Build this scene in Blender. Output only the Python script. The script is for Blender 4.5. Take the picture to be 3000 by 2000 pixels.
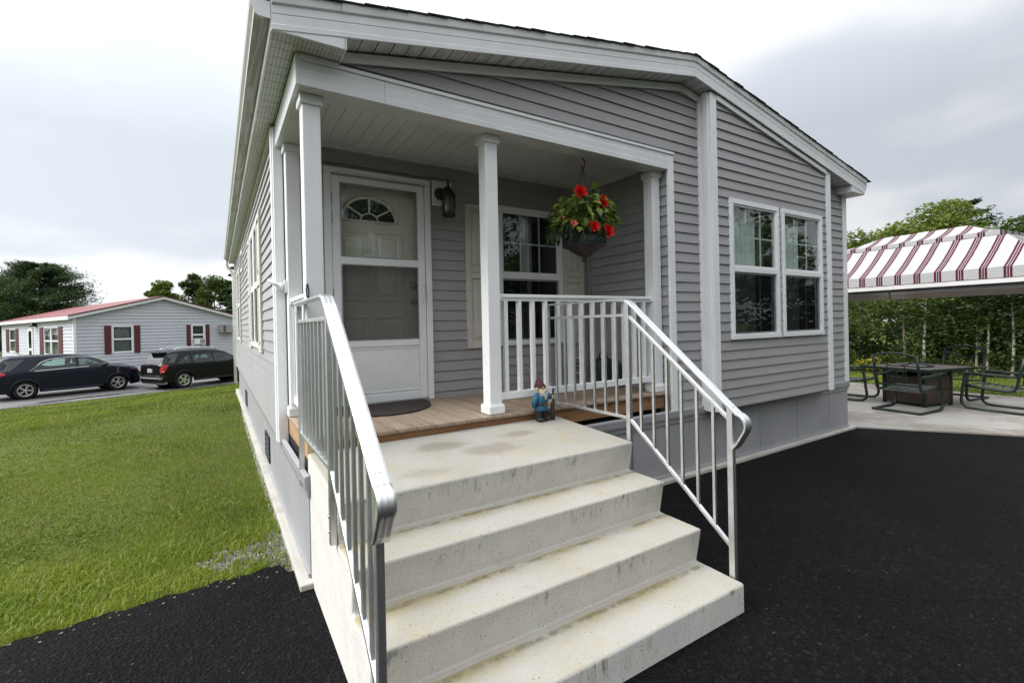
import bpy, bmesh, math, random
import numpy as np
from mathutils import Vector, Matrix

random.seed(7); RNG = np.random.default_rng(11)
for o in list(bpy.data.objects): bpy.data.objects.remove(o)
SC = bpy.context.scene
COL = SC.collection
PI = math.pi

# ------------------------------------------------------------------ camera
cam_data = bpy.data.cameras.new('camera')
cam_data.sensor_fit = 'HORIZONTAL'; cam_data.sensor_width = 36.0
cam_data.lens = 1351.45/3000*36
cam_data.shift_x = 0.0216; cam_data.shift_y = -0.0151
cam_data.clip_start = 0.05; cam_data.clip_end = 2000
cam = bpy.data.objects.new('camera', cam_data); COL.objects.link(cam)
yaw, pitch, roll = 0.53493, -0.00339, -0.02133
f = Vector((math.sin(yaw)*math.cos(pitch), math.cos(yaw)*math.cos(pitch), math.sin(pitch)))
r0 = Vector((math.cos(yaw), -math.sin(yaw), 0)); u0 = r0.cross(f)
rr = math.cos(roll)*r0+math.sin(roll)*u0; uu = -math.sin(roll)*r0+math.cos(roll)*u0
M = Matrix((( rr.x, uu.x, -f.x), (rr.y, uu.y, -f.y), (rr.z, uu.z, -f.z))).to_4x4()
M.translation = Vector((-0.4556, -2.93537, 1.56252))
cam.matrix_world = M
SC.camera = cam

# ------------------------------------------------------------------ world: overcast sky
SUN_EL, SUN_AZ = math.radians(42), math.radians(-72)      # azimuth from +Y towards +X
w = bpy.data.worlds.new('World'); SC.world = w; w.use_nodes = True
nt = w.node_tree; nt.nodes.clear()
def N(t, typ, **kw):
    n = t.nodes.new(typ)
    for k, v in kw.items():
        if k in ('x',): continue
        setattr(n, k, v)
    return n
def math_(t, op, a, b=None, clamp=False):
    n = t.nodes.new('ShaderNodeMath'); n.operation = op; n.use_clamp = clamp
    for i, v in enumerate((a, b)):
        if v is None: continue
        if isinstance(v, (int, float)): n.inputs[i].default_value = v
        else: t.links.new(v, n.inputs[i])
    return n.outputs[0]
def mixc(t, fac, a, b, mode='MIX'):
    n = t.nodes.new('ShaderNodeMix'); n.data_type = 'RGBA'; n.blend_type = mode; n.clamp_factor = True
    for s, v in ((n.inputs[0], fac), (n.inputs[6], a), (n.inputs[7], b)):
        if isinstance(v, (int, float)): s.default_value = v
        elif isinstance(v, (tuple, list)): s.default_value = (*v, 1) if len(v) == 3 else v
        else: t.links.new(v, s)
    return n.outputs[2]
def maprange(t, v, a, b, c=0.0, d=1.0, smooth=True):
    n = t.nodes.new('ShaderNodeMapRange'); n.interpolation_type = 'SMOOTHSTEP' if smooth else 'LINEAR'; n.clamp = True
    t.links.new(v, n.inputs[0])
    for i, x in enumerate((a, b, c, d)): n.inputs[i+1].default_value = x
    return n.outputs[0]
def noise(t, vec, scale, detail=4, rough=.55, dist=0.0):
    n = t.nodes.new('ShaderNodeTexNoise'); n.inputs['Scale'].default_value = scale
    n.inputs['Detail'].default_value = detail; n.inputs['Roughness'].default_value = rough; n.inputs['Distortion'].default_value = dist
    if vec is not None: t.links.new(vec, n.inputs['Vector'])
    return n.outputs[0]
tc = N(nt, 'ShaderNodeTexCoord')
sky = N(nt, 'ShaderNodeTexSky'); sky.sky_type = 'NISHITA'; sky.sun_disc = False
sky.sun_elevation = SUN_EL; sky.sun_rotation = SUN_AZ; sky.dust_density = 3.0
sep = N(nt, 'ShaderNodeSeparateXYZ'); nt.links.new(tc.outputs['Generated'], sep.inputs[0])
zc = math_(nt, 'MAXIMUM', sep.outputs[2], 0.0)
den = math_(nt, 'ADD', zc, 0.22)
comb = N(nt, 'ShaderNodeCombineXYZ')
nt.links.new(math_(nt, 'DIVIDE', sep.outputs[0], den), comb.inputs[0])
nt.links.new(math_(nt, 'DIVIDE', sep.outputs[1], den), comb.inputs[1])
mp = N(nt, 'ShaderNodeMapping'); mp.inputs['Location'].default_value = (3.1, 2.2, 0.0); nt.links.new(comb.outputs[0], mp.inputs[0])
n1 = noise(nt, mp.outputs[0], 0.85, 5, .5, .3)
n2 = noise(nt, mp.outputs[0], 2.4, 4, .5, .2)
cl = math_(nt, 'ADD', math_(nt, 'MULTIPLY', n1, .75), math_(nt, 'MULTIPLY', n2, .25))
# the sun stands behind the cloud on the left: that side of the sky is brighter
side = math_(nt, 'ADD', math_(nt, 'MULTIPLY', sep.outputs[0], -.95), math_(nt, 'MULTIPLY', sep.outputs[1], .25))
lit = maprange(nt, side, -.95, .80, .64, 1.00, False)
zen = maprange(nt, sep.outputs[2], .32, 1, .93, 2.35, False)
dark = maprange(nt, cl, .40, .60, 0, 1)
ccol = mixc(nt, dark, (6.5, 6.95, 7.55), (9.3, 9.4, 9.6))
# brighter cloud round the veiled sun (above and left of the frame)
sdv = N(nt, 'ShaderNodeVectorMath'); sdv.operation = 'DOT_PRODUCT'; nt.links.new(tc.outputs['Generated'], sdv.inputs[0])
sdv.inputs[1].default_value = (math.sin(SUN_AZ)*math.cos(SUN_EL), math.cos(SUN_AZ)*math.cos(SUN_EL), math.sin(SUN_EL))
halo = maprange(nt, sdv.outputs['Value'], .72, 1.0, 1.0, 2.6)
ccol = mixc(nt, 1.0, ccol, math_(nt, 'MULTIPLY', math_(nt, 'MULTIPLY', lit, zen), halo), 'MULTIPLY')
final = mixc(nt, .93, sky.outputs[0], ccol)
bg = N(nt, 'ShaderNodeBackground'); bg.inputs['Strength'].default_value = 0.1
nt.links.new(final, bg.inputs[0])
out = N(nt, 'ShaderNodeOutputWorld'); nt.links.new(bg.outputs[0], out.inputs[0])

# ------------------------------------------------------------------ sun behind cloud
sd = bpy.data.lights.new('sun', 'SUN'); sd.energy = 1.5; sd.angle = math.radians(26); sd.color = (1, .96, .9)
so = bpy.data.objects.new('sun', sd); COL.objects.link(so)
sdir = Vector((math.sin(SUN_AZ)*math.cos(SUN_EL), math.cos(SUN_AZ)*math.cos(SUN_EL), math.sin(SUN_EL)))
so.rotation_euler = (-sdir).to_track_quat('-Z', 'Y').to_euler(); so.location = (-20, 10, 20)

SC.view_settings.view_transform = 'Standard'; SC.view_settings.look = 'None'
SC.view_settings.exposure = 0.55; SC.view_settings.gamma = 1.0
try: SC.view_settings.use_curve_mapping = False
except Exception: pass
SC.render.engine = 'CYCLES'
SC.cycles.max_bounces = 6; SC.cycles.transparent_max_bounces = 16; SC.cycles.diffuse_bounces = 2
SC.cycles.caustics_reflective = False; SC.cycles.caustics_refractive = False

# ================================================================== helpers
class MB:
    def __init__(s): s.v = []; s.f = []; s.sm = []
    def add(s, vs, fs, smooth=False):
        b = len(s.v); s.v += [tuple(p) for p in vs]
        for q in fs: s.f.append([b+i for i in q]); s.sm.append(smooth)
        return s
    def box(s, x0, x1, y0, y1, z0, z1):
        v = [(x0,y0,z0),(x1,y0,z0),(x1,y1,z0),(x0,y1,z0),(x0,y0,z1),(x1,y0,z1),(x1,y1,z1),(x0,y1,z1)]
        return s.add(v, [(3,2,1,0),(4,5,6,7),(0,1,5,4),(1,2,6,5),(2,3,7,6),(3,0,4,7)])
    def obox(s, c, ax, dims):      # oriented box: centre, 3 unit axes, full dims
        c = Vector(c); A = [Vector(a).normalized()*d/2 for a, d in zip(ax, dims)]
        v = []
        for k in (-1, 1):
            for i, j in ((-1,-1),(1,-1),(1,1),(-1,1)): v.append(c+A[0]*i+A[1]*j+A[2]*k)
        return s.add(v, [(3,2,1,0),(4,5,6,7),(0,1,5,4),(1,2,6,5),(2,3,7,6),(3,0,4,7)])
    def bar(s, p, q, wa, wb, up=(0,0,1)):     # rectangular bar from p to q
        p = Vector(p); q = Vector(q); d = q-p; L = d.length; d.normalize()
        u = Vector(up); sx = d.cross(u)
        if sx.length < 1e-5: sx = d.cross(Vector((1,0,0)))
        sx.normalize(); u = sx.cross(d)
        return s.obox((p+q)/2, (d, sx, u), (L, wa, wb))
    def tube(s, pts, r, n=8, closed=False, cap=True, smooth=True):
        pts = [Vector(p) for p in pts]; m = len(pts)
        rs = r if isinstance(r, (list, tuple)) else [r]*m
        b = len(s.v); prev = None
        for i, p in enumerate(pts):
            if closed: t = pts[(i+1) % m]-pts[i-1]
            else: t = pts[min(i+1, m-1)]-pts[max(i-1, 0)]
            t.normalize()
            if prev is None:
                a = Vector((0,0,1)) if abs(t.z) < .9 else Vector((1,0,0))
                prev = t.cross(a).normalized()
            else:
                prev = (prev-t*prev.dot(t)).normalized()
            c = t.cross(prev)
            for k in range(n):
                an = 2*PI*k/n; s.v.append(tuple(p+(prev*math.cos(an)+c*math.sin(an))*rs[i]))
        for i in range(m if closed else m-1):
            j = (i+1) % m
            for k in range(n):
                k2 = (k+1) % n
                s.f.append([b+i*n+k, b+i*n+k2, b+j*n+k2, b+j*n+k]); s.sm.append(smooth)
        if cap and not closed:
            s.f.append([b+k for k in range(n)][::-1]); s.sm.append(False)
            s.f.append([b+(m-1)*n+k for k in range(n)]); s.sm.append(False)
        return s
    def lathe(s, prof, c=(0,0,0), n=24, axis='z', smooth=True, a0=0, a1=2*PI):
        full = abs(a1-a0-2*PI) < 1e-6; b = len(s.v); m = len(prof); cnt = n if full else n+1
        for k in range(cnt):
            an = a0+(a1-a0)*k/n; ca, sa = math.cos(an), math.sin(an)
            for r, z in prof:
                if axis == 'z': p = (c[0]+r*ca, c[1]+r*sa, c[2]+z)
                elif axis == 'y': p = (c[0]+r*ca, c[1]+z, c[2]+r*sa)
                else: p = (c[0]+z, c[1]+r*ca, c[2]+r*sa)
                s.v.append(p)
        for k in range(n):
            k2 = (k+1) % cnt if full else k+1
            for i in range(m-1):
                s.f.append([b+k*m+i, b+k2*m+i, b+k2*m+i+1, b+k*m+i+1]); s.sm.append(smooth)
        return s
    def ball(s, c, rx, ry=None, rz=None, n=12, m=8):
        ry = ry or rx; rz = rz or rx; b = len(s.v)
        for i in range(m+1):
            th = PI*i/m
            for k in range(n):
                ph = 2*PI*k/n
                s.v.append((c[0]+rx*math.sin(th)*math.cos(ph), c[1]+ry*math.sin(th)*math.sin(ph), c[2]-rz*math.cos(th)))
        for i in range(m):
            for k in range(n):
                k2 = (k+1) % n
                s.f.append([b+i*n+k, b+i*n+k2, b+(i+1)*n+k2, b+(i+1)*n+k]); s.sm.append(True)
        return s
    def prism(s, poly, fn0, fn1):  # poly 2d pts; fn maps (a,b)->3d for the two ends
        n = len(poly); v = [fn0(*p) for p in poly]+[fn1(*p) for p in poly]
        fs = [tuple(range(n))[::-1], tuple(range(n, 2*n))]+[(i, (i+1) % n, n+(i+1) % n, n+i) for i in range(n)]
        return s.add(v, fs)
    def xf(s, fn): s.v = [tuple(fn(*p)) for p in s.v]; return s
    def build(s, name, mat, parent=None, bevel=0, seg=2, fix=True):
        me = bpy.data.meshes.new(name); me.from_pydata(s.v, [], s.f)
        me.polygons.foreach_set('use_smooth', s.sm)
        me.materials.append(mat); me.update()
        if fix:
            bmx = bmesh.new(); bmx.from_mesh(me); bmesh.ops.recalc_face_normals(bmx, faces=bmx.faces); bmx.to_mesh(me); bmx.free()
        o = bpy.data.objects.new(name, me); COL.objects.link(o)
        if bevel:
            bm = o.modifiers.new('bevel', 'BEVEL'); bm.width = bevel; bm.segments = seg; bm.limit_method = 'ANGLE'; bm.angle_limit = math.radians(40)
            bm.harden_normals = False
        if parent is not None: par(o, parent)
        return o
BASE = {}
def par(o, p):
    o.parent = p
    if p.name in BASE: o.matrix_parent_inverse = Matrix.Translation(-Vector(BASE[p.name]))
def tag(o, label=None, cat=None, group=None, kind=None):
    if label: o['label'] = label
    if cat: o['category'] = cat
    if group: o['group'] = group
    if kind: o['kind'] = kind
    return o
def thing(name, label, cat, loc=(0,0,0), group=None, world=True):
    """an Empty at the thing's base; children are built in world coordinates (world=True) or round the origin"""
    o = bpy.data.objects.new(name, None); COL.objects.link(o); o.empty_display_size = .1
    o.location = loc
    if world: BASE[o.name] = tuple(loc)
    return tag(o, label, cat, group)
def copy_tree(o, parent=None):
    c = o.copy(); COL.objects.link(c)
    if parent is not None: c.parent = parent; c.matrix_parent_inverse = o.matrix_parent_inverse.copy()
    for ch in list(o.children): copy_tree(ch, c)
    return c

# ------------------------------------------------------------------ materials
def pm(name, col, rough=.6, var=.08, scale=6., bump=0., bscale=60., metal=0., spec=.5, stretch=(1,1,1), coat=0):
    m = bpy.data.materials.new(name); m.use_nodes = True; t = m.node_tree
    b = t.nodes['Principled BSDF']; b.inputs['Roughness'].default_value = rough; b.inputs['Metallic'].default_value = metal
    b.inputs['Specular IOR Level'].default_value = spec
    if coat: b.inputs['Coat Weight'].default_value = coat; b.inputs['Coat Roughness'].default_value = .05
    tcn = N(t, 'ShaderNodeTexCoord'); mpn = N(t, 'ShaderNodeMapping'); mpn.inputs['Scale'].default_value = stretch
    t.links.new(tcn.outputs['Object'], mpn.inputs[0])
    n_ = noise(t, mpn.outputs[0], scale, 6, .6)
    fac = maprange(t, n_, .3, .7)
    lo = tuple(c*(1-var) for c in col); hi = tuple(min(1, c*(1+var)) for c in col)
    cc = mixc(t, fac, lo, hi); t.links.new(cc, b.inputs['Base Color'])
    if bump:
        bn = noise(t, mpn.outputs[0], bscale, 3, .6); bp = N(t, 'ShaderNodeBump'); bp.inputs['Strength'].default_value = bump; bp.inputs['Distance'].default_value = .01
        t.links.new(bn, bp.inputs['Height']); t.links.new(bp.outputs[0], b.inputs['Normal'])
    return m
def tree_of(m): return m.node_tree, m.node_tree.nodes['Principled BSDF']
def base_in(m):
    t, b = tree_of(m); l = b.inputs['Base Color'].links[0]; s = l.from_socket; t.links.remove(l); return t, b, s
MT = {}
MT['white'] = pm('white_vinyl', (.83,.84,.845), .38, .03, 3, .05, 25)
MT['white2'] = pm('white_aluminium', (.80,.81,.82), .42, .05, 2.5, .06, 12)
MT['soffit'] = pm('soffit_vinyl', (.70,.70,.685), .5, .05, 4)
MT['siding'] = pm('grey_vinyl_siding', (.348,.335,.340), .48, .04, 1.6, .12, 3.5, stretch=(.4,.4,1))
t_, b_, s_ = base_in(MT['siding']); oi_ = N(t_, 'ShaderNodeObjectInfo'); Pn = N(t_, 'ShaderNodeTexCoord').outputs['Object']
cv_ = mixc(t_, 1, s_, maprange(t_, oi_.outputs['Random'], 0, 1, .965, 1.035, False), 'MULTIPLY')
mp_ = N(t_, 'ShaderNodeMapping'); mp_.inputs['Scale'].default_value = (1, 1, .12); t_.links.new(Pn, mp_.inputs[0])
cv_ = mixc(t_, maprange(t_, noise(t_, mp_.outputs[0], 5, 6, .7), .52, .75, 0, .22), cv_, (.22,.215,.20))
t_.links.new(cv_, b_.inputs['Base Color'])
MT['skirt'] = pm('skirting_panel', (.315,.315,.325), .55, .06, 2.2, .08, 10)
MT['cream'] = pm('cream_shutter_vinyl', (.60,.575,.50), .5, .04, 5)
MT['black'] = pm('black_metal', (.012,.012,.013), .45, .2, 20)
MT['void'] = pm('dark_void', (.004,.004,.004), .9, .1, 5)
MT['alu'] = pm('brushed_aluminium', (.78,.785,.79), .40, .10, 30, .05, 200, metal=1.0, stretch=(6,.5,.5))
MT['galv'] = pm('grey_metal', (.35,.36,.38), .45, .1, 12, metal=.7)
MT['room'] = pm('room_wall', (.22,.20,.18), .8, .1, 2)
MT['curtain'] = pm('curtain_cloth', (.78,.80,.77), .9, .06, 9)
MT['mat'] = pm('brown_mat_fibre', (.030,.022,.019), .95, .35, 60, .6, 120)
MT['bin'] = pm('dark_green_plastic', (.010,.028,.022), .45, .2, 8)
MT['asphalt_old'] = None
MT['redhook'] = pm('red_enamel', (.25,.012,.02), .4, .1, 20)
MT['bronze'] = pm('bronze_plastic', (.045,.028,.022), .45, .35, 25)
MT['greengrey'] = pm('verdigris_plastic', (.04,.055,.055), .5, .3, 25)
MT['chain'] = pm('chain_steel', (.09,.10,.12), .4, .2, 30, metal=.8)

def wood(name, col, dark, axis):
    st = [1, 1, 1]; st[axis] = .06
    m = pm(name, col, .75, .16, 14, .15, 50, stretch=st)
    t, b, s = base_in(m)
    tcn = N(t, 'ShaderNodeTexCoord'); mp_ = N(t, 'ShaderNodeMapping'); mp_.inputs['Scale'].default_value = st
    t.links.new(tcn.outputs['Object'], mp_.inputs[0])
    wv = N(t, 'ShaderNodeTexNoise'); wv.inputs['Scale'].default_value = 60; wv.inputs['Detail'].default_value = 2; wv.inputs['Distortion'].default_value = 1.5
    t.links.new(mp_.outputs[0], wv.inputs['Vector'])
    g = maprange(t, wv.outputs[0], .45, .72)
    c2 = mixc(t, math_(t, 'MULTIPLY', g, .65), s, dark)
    kn = N(t, 'ShaderNodeTexVoronoi'); kn.inputs['Scale'].default_value = 5.5; t.links.new(tcn.outputs['Object'], kn.inputs['Vector'])
    k = maprange(t, kn.outputs['Distance'], .05, .11, .8, 0)
    c3 = mixc(t, k, c2, tuple(x*.45 for x in dark)); t.links.new(c3, b.inputs['Base Color'])
    return m
MT['deck'] = wood('weathered_deck_wood', (.325,.250,.182), (.19,.13,.082), 1)
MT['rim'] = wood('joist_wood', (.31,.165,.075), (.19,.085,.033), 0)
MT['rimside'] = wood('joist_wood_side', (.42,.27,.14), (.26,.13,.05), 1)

def soffit_vented():
    m = pm('vented_soffit', (.70,.70,.685), .5, .04, 4)
    t, b, s = base_in(m)
    tcn = N(t, 'ShaderNodeTexCoord')
    v = N(t, 'ShaderNodeTexVoronoi'); v.inputs['Scale'].default_value = 46; v.inputs['Randomness'].default_value = .12
    t.links.new(tcn.outputs['Object'], v.inputs['Vector'])
    h = maprange(t, v.outputs['Distance'], .30, .46, .5, 0)
    t.links.new(mixc(t, h, s, (.10,.10,.10)), b.inputs['Base Color'])
    return m
MT['vent'] = soffit_vented()

def concrete_steps():
    m = pm('precast_concrete', (.64,.62,.575), .8, .06, 5, .12, 140)
    t, b, s = base_in(m)
    tcn = N(t, 'ShaderNodeTexCoord'); P = tcn.outputs['Object']
    geo = N(t, 'ShaderNodeNewGeometry'); sp = N(t, 'ShaderNodeSeparateXYZ'); t.links.new(geo.outputs['Normal'], sp.inputs[0])
    po = N(t, 'ShaderNodeSeparateXYZ'); t.links.new(P, po.inputs[0])
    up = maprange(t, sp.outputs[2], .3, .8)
    # weathered, algae-tinged walking surfaces; upright faces' colour lightened to offset their weaker light
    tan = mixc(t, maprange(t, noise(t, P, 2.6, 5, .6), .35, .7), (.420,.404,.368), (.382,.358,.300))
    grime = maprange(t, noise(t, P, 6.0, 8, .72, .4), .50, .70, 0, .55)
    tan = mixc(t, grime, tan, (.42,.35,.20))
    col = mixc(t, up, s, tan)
    # fine speckle and air holes
    v = N(t, 'ShaderNodeTexVoronoi'); v.inputs['Scale'].default_value = 42; t.links.new(P, v.inputs['Vector'])
    vs_ = N(t, 'ShaderNodeSeparateXYZ'); t.links.new(v.outputs['Color'], vs_.inputs[0])
    sel = maprange(t, vs_.outputs[0], .82, .86)
    pit = math_(t, 'MULTIPLY', maprange(t, v.outputs['Distance'], .09, .19, 1, 0), sel)
    col = mixc(t, math_(t, 'MULTIPLY', pit, .85), col, (.07,.06,.045))
    sp2 = maprange(t, noise(t, P, 110, 3, .7), .52, .70, 0, .55)
    col = mixc(t, sp2, col, (.28,.24,.17))
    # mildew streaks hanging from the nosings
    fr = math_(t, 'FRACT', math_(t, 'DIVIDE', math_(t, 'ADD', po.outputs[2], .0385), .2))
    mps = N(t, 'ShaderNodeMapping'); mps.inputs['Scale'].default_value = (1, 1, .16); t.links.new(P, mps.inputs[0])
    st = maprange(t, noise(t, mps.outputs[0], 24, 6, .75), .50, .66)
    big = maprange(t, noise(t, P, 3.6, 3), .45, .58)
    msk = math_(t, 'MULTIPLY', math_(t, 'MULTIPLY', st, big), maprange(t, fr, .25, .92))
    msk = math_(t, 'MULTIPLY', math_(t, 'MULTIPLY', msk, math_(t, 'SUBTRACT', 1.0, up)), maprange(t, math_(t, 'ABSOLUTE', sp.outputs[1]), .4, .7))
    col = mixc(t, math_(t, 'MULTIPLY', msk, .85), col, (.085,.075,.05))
    # yellow-green line where tread meets riser
    yv = math_(t, 'FRACT', math_(t, 'DIVIDE', math_(t, 'ADD', po.outputs[1], 1.505), .2516))
    al = math_(t, 'MULTIPLY', math_(t, 'MULTIPLY', maprange(t, yv, .50, .98), up), maprange(t, noise(t, P, 2.3, 5, .7), .40, .60, 0, .75))
    al = math_(t, 'MULTIPLY', al, maprange(t, po.outputs[2], .70, .69, 0, 1))
    col = mixc(t, al, col, (.30,.245,.10))
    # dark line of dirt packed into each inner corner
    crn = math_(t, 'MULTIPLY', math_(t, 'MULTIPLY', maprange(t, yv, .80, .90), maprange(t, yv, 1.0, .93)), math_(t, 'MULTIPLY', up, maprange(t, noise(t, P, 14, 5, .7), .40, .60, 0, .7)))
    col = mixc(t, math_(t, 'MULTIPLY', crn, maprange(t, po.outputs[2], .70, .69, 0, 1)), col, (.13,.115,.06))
    # damp patches on the landing
    for (cx, cy, rx, ry, k) in ((.78,-.22,.20,.10,.55), (1.02,-.42,.23,.12,.45), (1.36,-.22,.16,.07,.5), (.50,-.60,.16,.07,.3)):
        dx = math_(t, 'DIVIDE', math_(t, 'SUBTRACT', po.outputs[0], cx), rx); dy = math_(t, 'DIVIDE', math_(t, 'SUBTRACT', po.outputs[1], cy), ry)
        d = math_(t, 'SQRT', math_(t, 'ADD', math_(t, 'MULTIPLY', dx, dx), math_(t, 'MULTIPLY', dy, dy)))
        d = math_(t, 'ADD', d, math_(t, 'MULTIPLY', math_(t, 'SUBTRACT', noise(t, P, 9, 4), .5), 1.1))
        mk = math_(t, 'MULTIPLY', maprange(t, d, .35, 1.2, k, 0), maprange(t, po.outputs[2], .70, .74))
        col = mixc(t, mk, col, (.19,.155,.105))
    t.links.new(col, b.inputs['Base Color'])
    return m
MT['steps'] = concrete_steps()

def ground_mat(name, layers, rough=.9, bump=.4, bscale=90, spec=.3):
    m = bpy.data.materials.new(name); m.use_nodes = True; t, b = tree_of(m)
    b.inputs['Roughness'].default_value = rough; b.inputs['Specular IOR Level'].default_value = spec
    P = N(t, 'ShaderNodeTexCoord').outputs['Object']; col = layers[0]
    for (c, sc, lo, hi, amt) in layers[1:]:
        col = mixc(t, maprange(t, noise(t, P, sc, 5, .6), lo, hi, 0, amt), col, c)
    t.links.new(col, b.inputs['Base Color'])
    bp = N(t, 'ShaderNodeBump'); bp.inputs['Strength'].default_value = bump; bp.inputs['Distance'].default_value = .012
    t.links.new(noise(t, P, bscale, 4, .65), bp.inputs['Height']); t.links.new(bp.outputs[0], b.inputs['Normal'])
    return m
def asphalt_mat():
    m = bpy.data.materials.new('fresh_black_asphalt'); m.use_nodes = True; t, b = tree_of(m)
    b.inputs['Roughness'].default_value = .85; b.inputs['Specular IOR Level'].default_value = .12
    P = N(t, 'ShaderNodeTexCoord').outputs['Object']
    def vor(sc):
        v = N(t, 'ShaderNodeTexVoronoi'); v.inputs['Scale'].default_value = sc; t.links.new(P, v.inputs['Vector']); sp = N(t, 'ShaderNodeSeparateXYZ'); t.links.new(v.outputs['Color'], sp.inputs[0]); return v, sp
    v1, c1 = vor(120); v2, c2 = vor(60)
    wear = maprange(t, noise(t, P, .75, 5, .6, .4), .42, .66)
    col = mixc(t, wear, (.0014,.0014,.0015), (.0034,.0033,.0034))
    col = mixc(t, math_(t, 'MULTIPLY', maprange(t, c1.outputs[0], .55, 1, 0, 1), .9), col, (.0098,.0096,.0098))
    col = mixc(t, math_(t, 'MULTIPLY', maprange(t, c2.outputs[1], .90, 1, 0, .8), math_(t, 'ADD', math_(t, 'MULTIPLY', wear, .6), .25)), col, (.024,.0235,.024))
    col = mixc(t, maprange(t, c1.outputs[2], .9975, .999, 0, .6), col, (.10,.092,.085))
    t.links.new(col, b.inputs['Base Color'])
    h = math_(t, 'ADD', math_(t, 'MULTIPLY', c1.outputs[1], .6), math_(t, 'MULTIPLY', v2.outputs['Distance'], 1.0))
    bp = N(t, 'ShaderNodeBump'); bp.inputs['Strength'].default_value = 1.0; bp.inputs['Distance'].default_value = .010
    t.links.new(h, bp.inputs['Height']); t.links.new(bp.outputs[0], b.inputs['Normal'])
    return m
MT['asphalt'] = asphalt_mat()
MT['road'] = ground_mat('worn_road_asphalt', [(.15,.145,.145), ((.10,.098,.10), .5, .4, .6, .8), ((.24,.235,.23), 60, .55, .7, .5)], .75, .2, 90, .4)
MT['puddle'] = pm('standing_water', (.012,.012,.013), .03, .1, 1, spec=.6)
MT['patio'] = ground_mat('patio_concrete', [(.36,.345,.315), ((.235,.20,.165), 1.1, .42, .62, .85), ((.44,.43,.40), 7, .5, .7, .5)], .85, .15, 60)
MT['pad'] = ground_mat('foundation_concrete', [(.44,.42,.38), ((.32,.30,.26), 4, .45, .7, .7), ((.53,.51,.47), 40, .5, .7, .4)], .9, .3, 60)
MT['soil'] = ground_mat('lawn_ground', [(.075,.105,.020), ((.10,.10,.032), 3, .45, .65, .7), ((.03,.045,.012), 9, .5, .7, .6)], .95, .6, 60, .1)
MT['gravel'] = ground_mat('gravel_ground', [(.44,.42,.40), ((.20,.18,.17), 45, .45, .6, .7)], .9, .8, 90, .2)

def leafmat(name, c1, c2, c3, sc=1.4, tr=.30):
    m = bpy.data.materials.new(name); m.use_nodes = True; t, b = tree_of(m)
    P = N(t, 'ShaderNodeTexCoord').outputs['Object']
    col = mixc(t, maprange(t, noise(t, P, sc, 3), .35, .65), c1, c2)
    oi = N(t, 'ShaderNodeNewGeometry')
    col = mixc(t, maprange(t, oi.outputs['Random Per Island'], .62, 1, 0, .8, False), col, c3)
    t.links.new(col, b.inputs['Base Color']); b.inputs['Roughness'].default_value = .6; b.inputs['Specular IOR Level'].default_value = .25
    trn = N(t, 'ShaderNodeBsdfTranslucent'); t.links.new(mixc(t, 1, col, (1.3,1.35,.6), 'MULTIPLY'), trn.inputs[0])
    mx = N(t, 'ShaderNodeMixShader'); mx.inputs[0].default_value = tr
    t.links.new(b.outputs[0], mx.inputs[1]); t.links.new(trn.outputs[0], mx.inputs[2])
    t.links.new(mx.outputs[0], t.nodes['Material Output'].inputs[0])
    return m
MT['grass'] = leafmat('grass_blades', (.080,.128,.017), (.168,.218,.027), (.25,.215,.06), .75, .30)
MT['grass2'] = leafmat('coarse_grass', (.15,.225,.026), (.22,.265,.040), (.30,.28,.08), 1.6, .30)
MT['leaf_a'] = leafmat('leaf_green', (.034,.064,.014), (.062,.10,.019), (.09,.115,.024), .45)
MT['leaf_b'] = leafmat('leaf_yellow_green', (.085,.135,.022), (.12,.165,.028), (.17,.16,.03), .5)
MT['leaf_c'] = leafmat('leaf_dark', (.013,.028,.009), (.028,.050,.014), (.048,.07,.018), .35)
MT['leaf_d'] = leafmat('leaf_mixed', (.018,.037,.010), (.046,.072,.016), (.085,.10,.025), .30)
MT['needle'] = leafmat('pine_needles', (.020,.046,.016), (.045,.088,.026), (.062,.105,.028), .40, .2)
MT['begonia'] = leafmat('begonia_leaves', (.075,.145,.050), (.18,.24,.040), (.34,.32,.06), 9, .28)
MT['petal'] = leafmat('red_petals', (.62,.008,.012), (.75,.015,.018), (.45,.004,.008), 12, .2)
MT['petal2'] = leafmat('salmon_petals', (.75,.22,.16), (.8,.30,.22), (.6,.14,.1), 12, .2)
MT['bark'] = pm('bark', (.12,.10,.085), .9, .3, 8, .5, 30)
MT['birch'] = pm('birch_bark', (.44,.41,.37), .8, .45, 5, .3, 20, stretch=(1,1,2.2))
MT['straw'] = pm('dry_grass_clippings', (.42,.36,.22), .9, .2, 30)

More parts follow.
